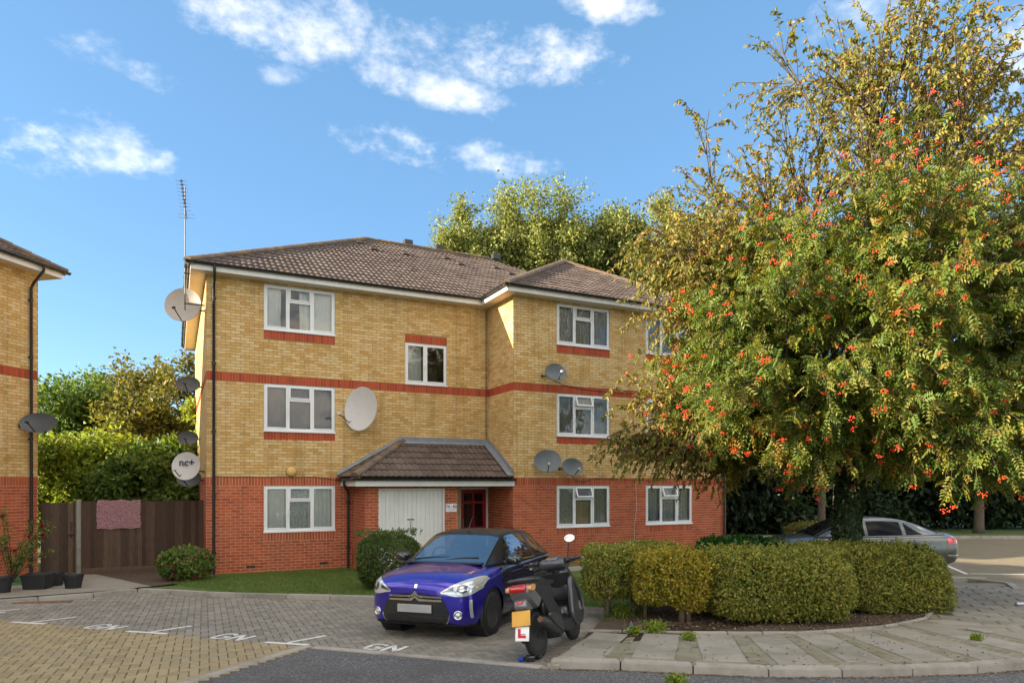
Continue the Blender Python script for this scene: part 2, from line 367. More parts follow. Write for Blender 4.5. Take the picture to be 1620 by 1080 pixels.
M['pale_cable'] = mat('pale_cable', (.5, .48, .42), .6)
# vehicles
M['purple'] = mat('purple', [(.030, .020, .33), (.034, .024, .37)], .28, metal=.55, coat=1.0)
M['gloss_black'] = mat('gloss_black', [(.012, .013, .015), (.016, .017, .02)], .18, coat=1.0)
M['satin_black'] = mat('satin_black', (.018, .018, .02), .5)
M['chrome'] = mat('chrome', [(.75, .75, .76), (.82, .82, .83)], .09, metal=1.0)
M['lamp_glass'] = mat('lamp_glass', [(.52, .54, .55), (.68, .70, .70)], .06, metal=.45, coat=1.0, scale=14)
M['lamp_inner'] = mat('lamp_inner', [(.10, .10, .11), (.2, .2, .21)], .1, metal=.7, coat=1.0)
M['tyre'] = mat('tyre', [(.014, .014, .014), (.026, .025, .024)], .85, scale=30)
M['rim'] = mat('rim', [(.05, .05, .052), (.08, .08, .082)], .3, metal=.5)
M['red_lens'] = mat('red_lens', [(.42, .006, .006), (.55, .012, .012)], .1, coat=1.0)
M['amber_lens'] = mat('amber_lens', [(.6, .28, .10), (.7, .36, .16)], .12, coat=1.0)
M['blank_plate'] = mat('blank_plate', [(.22, .22, .225), (.34, .34, .345), (.44, .44, .445)], .5, scale=2.4, nz=.6)
M['yellow_plate'] = mat('yellow_plate', [(.60, .30, .03), (.68, .37, .05)], .45, scale=6)
M['white_plate'] = mat('white_plate', (.78, .78, .78), .45)
M['l_red'] = mat('l_red', (.6, .012, .03), .5)
M['silver_grey'] = mat('silver_grey', [(.085, .092, .094), (.10, .107, .108)], .32, metal=.6, coat=1.0)
M['scooter_grey'] = mat('scooter_grey', [(.17, .175, .18), (.22, .225, .23)], .35, metal=.5, coat=.6)
M['scooter_dark'] = mat('scooter_dark', [(.05, .053, .06), (.075, .08, .088)], .35, metal=.4, coat=.5)
M['seat_vinyl'] = mat('seat_vinyl', (.014, .014, .015), .5, bump=.2, bscale=200)
M['rust'] = mat('rust', [(.09, .05, .03), (.17, .10, .065)], .6, metal=.5, scale=14)
M['engine'] = mat('engine', [(.035, .036, .037), (.065, .066, .068)], .5, metal=.5, scale=12)
M['blue_plastic'] = mat('blue_plastic', (.01, .05, .38), .4)
M['alu'] = mat('alu', (.55, .55, .56), .35, metal=.9)
# plants
M['bark'] = mat('bark', [(.045, .033, .022), (.10, .078, .055), (.16, .13, .10)], .95, scale=16, stretch=(1, 1, .35), bump=.8, bscale=40, nz=.8)
M['twig'] = mat('twig', [(.05, .032, .02), (.10, .065, .04)], .9, scale=10)
M['hedge_stem'] = mat('hedge_stem', [(.07, .05, .032), (.15, .11, .075)], .95, scale=22, stretch=(1, 1, .4), bump=.6)
M['leaf_rowan'] = leaf_mat('leaf_rowan', [(.045, .085, .016), (.085, .14, .021), (.135, .185, .027), (.22, .205, .032), (.32, .17, .028)], .32, clump=.45, cscale=.55)
M['leaf_cherry'] = leaf_mat('leaf_cherry', [(.09, .12, .02), (.16, .175, .028), (.22, .21, .036), (.28, .21, .045), (.27, .13, .042)], .30, clump=.3, cscale=.7)
M['leaf_poplar'] = leaf_mat('leaf_poplar', [(.12, .16, .04), (.19, .22, .055), (.26, .28, .08), (.31, .32, .11)], .3, clump=.3, cscale=.5)
M['leaf_green'] = leaf_mat('leaf_green', [(.045, .09, .02), (.085, .155, .028), (.14, .21, .038), (.20, .24, .046)], .3, clump=.4, cscale=.4)
M['leaf_lime'] = leaf_mat('leaf_lime', [(.11, .17, .025), (.20, .27, .032), (.30, .33, .042)], .35, clump=.4, cscale=.5)
M['leaf_olive'] = leaf_mat('leaf_olive', [(.075, .09, .02), (.15, .15, .03), (.24, .20, .038)], .3, clump=.4, cscale=.5)
M['leaf_dark'] = leaf_mat('leaf_dark', [(.010, .022, .008), (.02, .04, .012), (.035, .06, .016)], .2, clump=.4, cscale=.6)
M['leaf_hedge'] = leaf_mat('leaf_hedge', [(.07, .10, .018), (.15, .19, .03), (.24, .26, .04), (.35, .32, .055), (.25, .16, .06)], .25, clump=.35, cscale=1.8)
M['leaf_hedge_yellow'] = leaf_mat('leaf_hedge_yellow', [(.09, .10, .016), (.20, .20, .024), (.34, .29, .028), (.44, .33, .03), (.27, .14, .06)], .25, clump=.45, cscale=1.6)
M['leaf_laurel'] = leaf_mat('leaf_laurel', [(.015, .06, .010), (.03, .11, .015), (.055, .16, .02)], .2, rough=.3, clump=.3, cscale=2)
M['leaf_box'] = leaf_mat('leaf_box', [(.04, .075, .018), (.08, .13, .028), (.14, .18, .04)], .25, rough=.4, clump=.3, cscale=2)
M['leaf_ivy'] = leaf_mat('leaf_ivy', [(.025, .05, .02), (.05, .085, .03), (.085, .12, .05)], .2, rough=.4, clump=.3, cscale=3)
M['grass'] = leaf_mat('grass', [(.05, .10, .014), (.09, .17, .022), (.16, .22, .036), (.24, .23, .07)], .3, clump=.4, cscale=1.5)
M['petal_pink'] = leaf_mat('petal_pink', [(.16, .03, .05), (.28, .05, .08), (.36, .12, .13)], .25)
M['petal_red'] = leaf_mat('petal_red', [(.25, .005, .015), (.4, .01, .03)], .2)
M['berry'] = mat('berry', [(.46, .022, .008), (.62, .05, .012), (.66, .10, .02)], .3, scale=9, nz=.8)
M['litter'] = leaf_mat('litter', [(.08, .04, .015), (.16, .09, .03), (.28, .2, .1), (.42, .38, .3)], .1)
M['dark_reflect_glass'] = mat('dark_reflect_glass', (.006, .007, .008), .05, spec=.12)  # saloon windows: reflection of dark trees put into the near-black colour
M['roof_black'] = mat('roof_black', (.012, .012, .013), .32, spec=.4)
M['vent'] = mat('vent', (.045, .03, .024), .8)
M['gap'] = mat('gap', [(.045, .04, .02), (.085, .08, .035)], 1, scale=12)
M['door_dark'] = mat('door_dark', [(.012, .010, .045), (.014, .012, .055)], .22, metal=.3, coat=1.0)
M['car_glass'] = glass_mat('car_glass', (.50, .54, .56), .42)
M['seat_cloth'] = mat('seat_cloth', (.05, .05, .055), .9)
# ------------------------------------------------------------------ ground, road, paving
def clip_half(poly, a, b, c):          # keep a*x+b*y+c >= 0 ; points may carry extra coords
    out = []; n = len(poly)
    for i in range(n):
        p, q = poly[i], poly[(i+1) % n]
        dp = a*p[0]+b*p[1]+c; dq = a*q[0]+b*q[1]+c
        if dp >= 0: out.append(tuple(p))
        if (dp > 0 > dq) or (dp < 0 < dq):
            t = dp/(dp-dq); out.append(tuple(p[k]+(q[k]-p[k])*t for k in range(len(p))))
    return out
def inside(p, poly):
    x, y = p; c = False; n = len(poly)
    for i in range(n):
        x1, y1 = poly[i]; x2, y2 = poly[(i+1) % n]
        if (y1 > y) != (y2 > y) and x < (x2-x1)*(y-y1)/(y2-y1)+x1: c = not c
    return c
def sheet(name, poly, off, material, parent=None):
    mb = MB()
    for s in (1, -1):
        q = clip_half(poly, 0, -s, 17.0*s)
        if len(q) > 2: mb.add([(x, y, gz(y)+off) for x, y in q], [tuple(range(len(q)))])
    o = mb.build(name, material, parent)
    if parent is None: o['kind'] = 'structure'
    return o
def resample(pts, step):
    out = [Vector(pts[0])]; acc = 0
    P = [Vector(p) for p in pts]; tot = sum((P[i+1]-P[i]).length for i in range(len(P)-1))
    n = max(1, round(tot/step)); d = tot/n; k = 0; pos = 0.0; seg = (P[1]-P[0]).length; base = 0.0
    for i in range(1, n+1):
        t = i*d
        while k < len(P)-2 and t > base+seg: base += seg; k += 1; seg = (P[k+1]-P[k]).length
        out.append(P[k].lerp(P[k+1], min(1, (t-base)/seg)))
    return out
def stones(parent, pts, width, top, depth, step, material, name='kerbstone', gap=.008, side=1, bev=.012):
    P = resample(pts, step)
    for i in range(len(P)-1):
        a, b = P[i], P[i+1]; d = (b-a); ln = d.length; d.normalize(); n = Vector((-d.y, d.x))*side
        q = [a+d*gap, b-d*gap, b-d*gap+n*width, a+d*gap+n*width]
        j = RND.uniform(-.003, .003)
        mb = MB(); c = sum(q, Vector((0, 0)))/4
        lo = [(p.x, p.y, gz(p.y)+top-depth) for p in q]; mid = [(p.x, p.y, gz(p.y)+top-bev+j) for p in q]
        hi = [(p.x+(c-p).normalized().x*bev*1.4, p.y+(c-p).normalized().y*bev*1.4, gz(p.y)+top+j) for p in q]
        fs = []
        for k in range(4):
            k2 = (k+1) % 4; fs += [(k, k2, 4+k2, 4+k), (4+k, 4+k2, 8+k2, 8+k)]
        mb.add(lo+mid+hi, fs+[(8, 9, 10, 11)]); mb.build(name, material, parent)

gm = MB()
ys = [-80, -6, 17, 1600]
gm.grid([[(x, y, gz(y)-.10) for x in (-1600, 1600)] for y in ys])
gm.build('ground', M['ground'])['kind'] = 'structure'

O = Vector((-2.48, 8.55)); E1 = Vector((.354, .935)); E2 = Vector((.935, -.354))
def gp(s2, s1): p = O+E2*s2+E1*s1; return (p.x, p.y)
KERB = [G(-260, 977), G(0, 956), G(192, 941), G(222, 936.5), G(340, 944), G(590, 950), (1.60, 11.2)]
KR = [G(870, 1056), G(975, 1058), G(1090, 1064), G(1235, 1070), G(1400, 1069), G(1530, 1065), G(1620, 1058), G(1800, 1040), G(2100, 1012)]
BACK = [G(930, 1008), G(1100, 1011), G(1260, 1012), G(1400, 1002), G(1466, 988), G(1482, 972), G(1478, 960), G(1462, 945), G(1450, 935)]

sheet('road', [gp(0, 0), gp(3.07, 0)]+[tuple(p) for p in KR]+[(22, 2), (22, -40), (-1.5, -40), gp(0, -5)], -.036, M['asphalt'])
bays_poly = [gp(-9, 0), gp(3.07, 0), gp(3.07, 2.4), (1.60, 11.2)]+[tuple(p) for p in KERB[::-1][1:]]
aisle_poly = [gp(0, 0), gp(0, -5), (-4.2, -5), (-22, -5), gp(-18, 0), gp(-9, 0)]
bays = sheet('parking_bay_paving', bays_poly, -.040, M['joint'])
aisle = sheet('parking_aisle_paving', aisle_poly, -.040, M['joint'])

def herringbone(parent, poly, w, ang, ymin, ymax, xlim, material, nobj):
    ca, sa = math.cos(ang), math.sin(ang); cand = []
    R_ = int(26/w)
    xs = [p[0] for p in poly]; yy = [p[1] for p in poly]
    for i in range(-R_, R_):
        for j in range(-R_, R_):
            k = (i-j) % 4
            if k == 0: x0, y0, lx, ly = i, j, 2, 1
            elif k == 3: x0, y0, lx, ly = i, j, 1, 2
            else: continue
            cx, cy = (x0+lx/2)*w, (y0+ly/2)*w
            X, Y = O.x+cx*ca-cy*sa, O.y+cx*sa+cy*ca
            if not (ymin < Y < ymax) or abs(X) > Y*xlim+.6: continue
            if inside((X, Y), poly): cand.append((X*X+Y*Y, X, Y, lx*w, ly*w))
    cand.sort()
    meshes = {}
    big = MB()
    for n, (_, X, Y, lx, ly) in enumerate(cand):
        g = .004; hx, hy = lx/2-g, ly/2-g; c = .006
        vs = []
        for (ex, ey, dz) in ((hx, hy, -.009), (hx-c, hy-c, 0)):
            for sx, sy in ((-1, -1), (1, -1), (1, 1), (-1, 1)): vs.append((sx*ex, sy*ey, dz))
        fs = [(0, 1, 5, 4), (1, 2, 6, 5), (2, 3, 7, 6), (3, 0, 4, 7), (4, 5, 6, 7)]
        j = RND.uniform(-.0015, .0015)
        if n < nobj:
            key = lx > ly
            if key not in meshes:
                mb = MB(); mb.add(vs, fs); o = mb.build('paver', material, parent); meshes[key] = o.data
            else: o = link('paver', meshes[key], parent)
            o.location = (X, Y, gz(Y)-.030+j); o.rotation_euler = (-.034*1, 0, 0)
            o.rotation_euler = (Matrix.Rotation(-.034, 3, 'X') @ Matrix.Rotation(ang, 3, 'Z')).to_euler()
        else:
            P = []
            for x, y, z in vs:
                xx, yy_ = X+x*ca-y*sa, Y+x*sa+y*ca; P.append((xx, yy_, gz(yy_)-.030+j+z))
            big.add(P, fs, RND.uniform(.01, .99))
    o = big.build('paver_field', material, parent, kind='stuff')
herringbone(bays, bays_poly, .1, math.atan2(E2.y, E2.x)+math.pi/4, 7.0, 14.5, .86, M['paver_grey'], 300)
herringbone(aisle, aisle_poly, .1, math.atan2(E2.y, E2.x)+math.pi/4, 5.6, 14.0, .86, M['paver_tan'], 300)

# flush concrete edging between paving and asphalt
edge = bpy.data.objects.new('edging_strip', None); COL.objects.link(edge); edge['kind'] = 'structure'
stones(edge, [gp(.0, -.06), gp(3.0, -.06)], .125, -.024, .08, .9, M['concrete'], 'edging_stone', bev=.006)
stones(edge, [gp(-.06, -4.6), gp(-.06, .065)], .125, -.024, .08, .9, M['concrete'], 'edging_stone', bev=.006)
stones(edge, [gp(3.07, -.02), gp(3.07, 2.45)], .13, .012, .10, .9, M['concrete'], 'edging_stone', side=-1)

# white bay marks painted on the blocks
def ground_poly(mb, pts, off):
    mb.add([(x, y, gz(y)+off) for x, y in pts], [tuple(range(len(pts)))])
def mark_line(a, b, w, jag=.004):
    a = Vector(a); b = Vector(b); d = (b-a).normalized(); n = Vector((-d.y, d.x))*w/2
    k = 10; L_ = []; R_ = []
    for i in range(k+1):
        p = a.lerp(b, i/k); L_.append(p+n*(1+RND.uniform(-.12, .12))); R_.append(p-n*(1+RND.uniform(-.12, .12)))
    mb = MB(); mb.grid([[(p.x, p.y, gz(p.y)-.0262) for p in r] for r in (L_, R_)]); mb.build('bay_line', M['paint'], bays)
for bar, stem in ((((18, 983.5), (72, 986.5)), ((48, 984), (121, 975.5))), (((201, 998), (264, 1002)), ((238, 999.5), (303, 989.5))), (((420, 1015.5), (488, 1019.5)), ((456, 1016), (515, 1005))),
                  (((-40, 972), (8, 968)), ((-10, 966.5), (32, 963)))):
    mark_line(G(*bar[0]), G(*bar[1]), .085); mark_line(G(*stem[0]), G(*stem[1]), .07)
def ground_text(txt, px, py, size, worn=False):
    """stencilled letters on the blocks, drawn as strokes"""
    c = Vector(G(px, py)); ex = E2.copy(); ey = E1.copy()
    S = {'G': [((.62, .85), (.45, 1), (.2, 1), (.05, .8), (.05, .2), (.2, 0), (.45, 0), (.62, .2), (.62, .45), (.4, .45))], 'N': [((.05, 0), (.05, 1), (.6, 0), (.6, 1))]}
    for n, ch in enumerate(txt):
        for st in S[ch]:
            for a, b in zip(st[:-1], st[1:]):
                if worn and RND.random() < .02: continue
                A = c+ex*((a[0]+n*.85)*size)+ey*(a[1]*size*.95); B = c+ex*((b[0]+n*.85)*size)+ey*(b[1]*size*.95)
                d = (B-A).normalized(); w = Vector((-d.y, d.x))*.03; A -= d*.02; B += d*.02
                mb = MB(); mb.add([(p.x, p.y, gz(p.y)-.0258) for p in (A+w, A-w, B-w, B+w)], [(0, 1, 2, 3)]); mb.build('letter_stroke', M['paint'], bays)
ground_text('GN', 130, 992.5, .34); ground_text('GN', 330, 1008.5, .34); ground_text('GN', 572, 1025.5, .32, True)

# raised kerb round the lawn, garden path, lawn, beds
kerb = bpy.data.objects.new('kerb', None); COL.objects.link(kerb); kerb['kind'] = 'structure'
stones(kerb, KERB, .125, .055, .16, .9, M['concrete'])
LAWNPOLY = [KERB[3], KERB[4], KERB[5], KERB[6], (1.3, 9.8), (1.9, 10.2), (2.6, 11.6), (4.5, 13.1), (7.2, 14.6), (7.4, 22.6), (2, 21.5), (-1.5, 20.6), (-8.2, 17.4), (-7.6, 16.0), (-7.2, 14.7)]
LAWNPOLY = [(x, y+.1 if i < 3 else y) for i, (x, y) in enumerate(LAWNPOLY)]
lawn = sheet('lawn', LAWNPOLY, .044, M['lawn'])
path_poly = [G(-260, 972), G(0, 953), G(192, 938.5), G(222, 934.5), G(240, 933), G(152, 913), G(112, 914), G(120, 927), G(-260, 943)]
sheet('garden_path', path_poly, .052, M['slab'])
sheet('artificial_turf', [G(-260, 943), G(120, 927), G(112, 914), (-11.5, 17.3), (-16, 14)], .056, M['turf'])
sheet('flower_bed', [G(152, 913), G(240, 933), G(300, 925), (-7.55, 16.85), (-8.4, 18.7), (-11.2, 18.4)], .048, M['soil'])
sheet('planting_bed', [gp(3.2, .75)]+BACK+[(9.0, 15.4), (7.2, 15.2), (4.5, 13.7), (2.6, 12.2), (1.7, 10.6), (1.25, 9.9)], .047, M['soil'])
_c, _s = math.cos(math.radians(26.25)), math.sin(math.radians(26.25))
sheet('path_to_entrance', [(-7.57+x*_c-y*_s, 16.9+x*_s+y*_c) for x, y in ((6.2, -3.3), (15.2, -3.3), (15.2, -2.5), (7.55, -2.5), (7.55, -.1), (6.2, -.1))], .0475, M['slab'])

# footpath by the road: slabs fanned round the bend, mossy block infill between
foot = sheet('footpath', [gp(3.2, .03)]+[(x, y+.05) for x, y in KR]+[(22, 9), (14, 15.0), (9.6, 15.2)]+BACK[::-1]+[gp(3.2, .8)], .040, M['path_brick'])
fk = bpy.data.objects.new('road_kerb', None); COL.objects.link(fk); fk['kind'] = 'structure'
stones(fk, KR, .14, .058, .2, .78, M['concrete'], bev=.02)
be = bpy.data.objects.new('bed_edging', None); COL.objects.link(be); be['kind'] = 'structure'
stones(be, BACK, .05, .075, .12, .45, M['concrete'], 'edging_stone', side=1, bev=.008)
fr = resample([(x+.02, y+.17) for x, y in KR[:8]], .02); bk = resample([(x, y-.05) for x, y in BACK[:5]]+[G(1500, 985)], .02)
ncol = 9
def slab(parent, q, top, material, name='slab', bev=.008, rnd=None):
    c = sum((Vector(p) for p in q), Vector((0, 0)))/len(q); n = len(q)
    s = [Vector(p)+(c-Vector(p)).normalized()*bev*1.4 for p in q]
    vs = [(p[0], p[1], gz(p[1])+top-.014) for p in q]+[(p.x, p.y, gz(p.y)+top) for p in s]
    fs = [(k, (k+1) % n, n+(k+1) % n, n+k) for k in range(n)]+[tuple(range(n, 2*n))]
    if parent is None: return vs, fs
    mb = MB(); mb.add(vs, fs); return mb.build(name, material, parent)
infill = MB()
for i in range(ncol):
    f0 = fr[int((i+.06)/ncol*(len(fr)-1))]; f1 = fr[int((i+.80)/ncol*(len(fr)-1))]
    b0 = bk[int((i+.03)/ncol*(len(bk)-1))]; b1 = bk[int((i+.97)/ncol*(len(bk)-1))]
    fc = (f0+f1)/2; bc = (b0+b1)/2; d = (bc-fc).normalized(); n = Vector((d.y, -d.x)); ln = (bc-fc).length
    w = .235
    cuts = [0.14, ln*.56, ln-.02] if i % 3 else [0.0, ln*.36, ln*.68, ln-.02]
    for a, b in zip(cuts[:-1], cuts[1:]):
        slab(foot, [tuple(fc-n*w+d*(a+.009)), tuple(fc+n*w+d*(a+.009)), tuple(fc+n*w+d*(b-.009)), tuple(fc-n*w+d*(b-.009))], .052+RND.uniform(-.003, .003), M['slab'])
    # little blocks in the wedge to the next column
    f2 = fr[min(len(fr)-1, int((i+1.06)/ncol*(len(fr)-1)))]
    for k in range(int(ln/.11)):
        a = k*.11+.05; p = fc+n*(w+.014)+d*a
        q = (f2+(bk[min(len(bk)-1, int((i+1.03)/ncol*(len(bk)-1)))]-f2).normalized()*a)
        wd = min((q-p).length-.02, .5)
        if wd < .03: continue
        e = (q-p).normalized()
        nb = max(1, int(wd/.2)); 
        for m_ in range(nb):
            x0, x1 = wd*m_/nb+.003, wd*(m_+1)/nb-.003
            vs, fs = slab(None, [tuple(p+e*x0), tuple(p+e*x1), tuple(p+e*x1+d*.1), tuple(p+e*x0+d*.1)], .047+RND.uniform(-.002, .002), None, bev=.005)
            infill.add(vs, fs, RND.random())
infill.build('infill_blocks', M['path_brick'], foot, kind='stuff')
# grey flags on the side path to the right
side_poly = [G(1500, 1000), G(1486, 972), G(1466, 945), G(1488, 932), G(1600, 932), G(1720, 950), G(1800, 1020), G(1640, 1022)]
sheet('side_path', side_poly, .0435, M['joint'])
sp = bpy.data.objects['side_path']; ang = math.radians(-24)
for i in range(-20, 30):
    for j in range(-24, 30):
        cx, cy = (i+(j % 2)*.5)*.46, j*.31
        X, Y = 8+cx*math.cos(ang)-cy*math.sin(ang), 11.5+cx*math.sin(ang)+cy*math.cos(ang)
        if not inside((X, Y), side_poly): continue
        q = [(X+a*math.cos(ang)-b*math.sin(ang), Y+a*math.sin(ang)+b*math.cos(ang)) for a, b in ((-.225, -.15), (.225, -.15), (.225, .15), (-.225, .15))]
        slab(sp, q, .055+RND.uniform(-.004, .004), M['slab'], 'flagstone', bev=.01)
# the car park round the corner
M['far_paving'] = mat('far_paving', [(.12, .10, .062), (.19, .155, .095), (.24, .20, .125)], .93, scale=5, nz=.8, bump=.4, bscale=40, stretch=(1, 2.2, 1), stain=((.11, .10, .08), .5), sstain=.5)
sheet('car_park', [(6.3, 15.7), (11.2, 14.3), (60, 12.0), (60, 29.0), (10.2, 29.0), (7.7, 22.5)], -.028, M['far_paving'])
rk = bpy.data.objects.new('raised_kerb', None); COL.objects.link(rk); rk['kind'] = 'structure'
stones(rk, [G(1470, 921), G(1530, 922), G(1590, 928)], .14, .08, .16, .8, M['concrete'])
stones(rk, [G(1590, 928), G(1602, 938)], .14, .08, .16, .6, M['concrete'])
cp = bpy.data.objects['car_park']
for a, b in ((G(1470, 911), G(1560, 914)), (G(1495, 893), G(1530, 908)), (G(1535, 907), G(1640, 909))):
    a = Vector(a); b = Vector(b); d = (b-a).normalized(); n = Vector((-d.y, d.x))*.05
    mb = MB(); mb.add([(p.x, p.y, gz(p.y)-.0235) for p in (a+n, a-n, b-n, b+n)], [(0, 1, 2, 3)]); mb.build('bay_line', M['paint'], cp)
vk = bpy.data.objects.new('verge_kerb', None); COL.objects.link(vk); vk['kind'] = 'structure'
stones(vk, [(9, 29.1), (48, 28.6)], .14, .10, .2, .9, M['concrete'])
sheet('verge', [(9, 29.2), (60, 28.5), (60, 60), (9, 60)], .07, M['lawn'])
# ------------------------------------------------------------------ brick buildings
H_C = .075
def solve_wall(a0, a1, z0, z1, openings, soldiers, zone):
    """list of bricks (a-centre, z-centre, width, height, kind). openings / soldiers: (a0,a1,z0,z1[,kind])"""
    out = []
    holes = [o[:4] for o in openings]+[s[:4] for s in soldiers]
    nz_ = int(round((z1-z0)/H_C))
    for r in range(nz_):
        za = z0+r*H_C; zc = za+H_C/2
        kind = zone(zc)
        x = a0-(.1125 if r % 2 else 0.0)
        while x < a1-1e-6:
            s, e = max(x, a0), min(x+.225, a1); x += .225
            segs = [(s, e)]
            for h in holes:
                if h[2] < zc < h[3]:
                    ns = []
                    for p, q in segs:
                        if q <= h[0] or p >= h[1]: ns.append((p, q)); continue
                        if p < h[0]: ns.append((p, h[0]))
                        if q > h[1]: ns.append((h[1], q))
                    segs = ns
            for p, q in segs:
                if q-p > .025: out.append(((p+q)/2, zc, q-p-.012, .063, kind))
    for s in soldiers:
        n = max(1, round((s[1]-s[0])/.075)); w = (s[1]-s[0])/n
        for i in range(n):
            c = s[0]+(i+.5)*w
            if any(o[0]-.001 < c < o[1]+.001 and o[2] < (s[2]+s[3])/2 < o[3] for o in openings): continue
            out.append((c, (s[2]+s[3])/2, w-.012, s[3]-s[2]-.012, s[4]))
    return out
def mortar_panel(mb, fr, a0, a1, z0, z1, openings, rec=.006):
    A = sorted({a0, a1, *[v for o in openings for v in o[:2] if a0 < v < a1]}); Z = sorted({z0, z1, *[v for o in openings for v in o[2:4] if z0 < v < z1]})
    for i in range(len(A)-1):
        for j in range(len(Z)-1):
            ca, cz = (A[i]+A[i+1])/2, (Z[j]+Z[j+1])/2
            if any(o[0] < ca < o[1] and o[2] < cz < o[3] for o in openings): continue
            mb.add([fr @ Vector(p) for p in ((A[i], rec, Z[j]), (A[i+1], rec, Z[j]), (A[i+1], rec, Z[j+1]), (A[i], rec, Z[j+1]))], [(0, 1, 2, 3)])
    for o in openings:            # brick reveals
        for (p, q) in (((o[0], o[2]), (o[0], o[3])), ((o[1], o[3]), (o[1], o[2])), ((o[0], o[3]), (o[1], o[3])), ((o[1], o[2]), (o[0], o[2]))):
            mb.add([fr @ Vector(v) for v in ((p[0], rec, p[1]), (q[0], rec, q[1]), (q[0], .12, q[1]), (p[0], .12, p[1]))], [(0, 1, 2, 3)])
BRM = {'r': 'red_brick', 'y': 'yellow_brick', 'b': 'band_brick'}
BR_MESH = {}
def lay_bricks(root, walls, nobj):
    """walls: list of (wall_part, frame matrix, bricks). the nearest full bricks become objects, the rest one field per wall and colour"""
    root_m = root.matrix_basis.copy(); allb = []
    for wi, (part, fr, bl) in enumerate(walls):
        for b in bl:
            p = root_m @ (fr @ Vector((b[0], 0, b[1])))
            vis = abs(p.x) < p.y*.75
            allb.append(((p-Vector((0, 0, CAMZ))).length if vis else 99, wi, b))
    allb.sort(key=lambda t: t[0])
    n = 0; fields = {}
    for d, wi, b in allb:
        part, fr, _ = walls[wi]; a, z, w, h, k = b
        full = abs(w-.213) < .002 or h > .1
        dep = .10
        if full and n < nobj and d < 90:
            key = (round(w, 3), round(h, 3), k)
            if key not in BR_MESH:
                mb = MB(); mb.add([(x, y, zz) for y in (0, dep) for zz in (-h/2, h/2) for x in (-w/2, w/2)], [(0, 1, 3, 2), (0, 4, 5, 1), (2, 3, 7, 6), (0, 2, 6, 4), (1, 5, 7, 3)])
                o = mb.build('brick', M[BRM[k]], part); BR_MESH[key] = o.data
            else: o = link('brick', BR_MESH[key], part)
            o.matrix_basis = fr @ Matrix.Translation((a, RND.uniform(-.0025, .0015), z)) @ Matrix.Rotation(RND.uniform(-.006, .006), 4, 'Z')
            n += 1
        else:
            mb = fields.setdefault((wi, k), MB()); j = RND.uniform(-.0025, .0015)
            mb.add([fr @ Vector((a+sx*w/2, y, z+sz*h/2)) for y in (j, dep) for sz in (-1, 1) for sx in (-1, 1)],
                   [(0, 1, 3, 2), (0, 4, 5, 1), (2, 3, 7, 6), (0, 2, 6, 4), (1, 5, 7, 3)], RND.uniform(.01, .99))
    for (wi, k), mb in fields.items(): mb.build('brick_field', M[BRM[k]], walls[wi][0], kind='stuff')

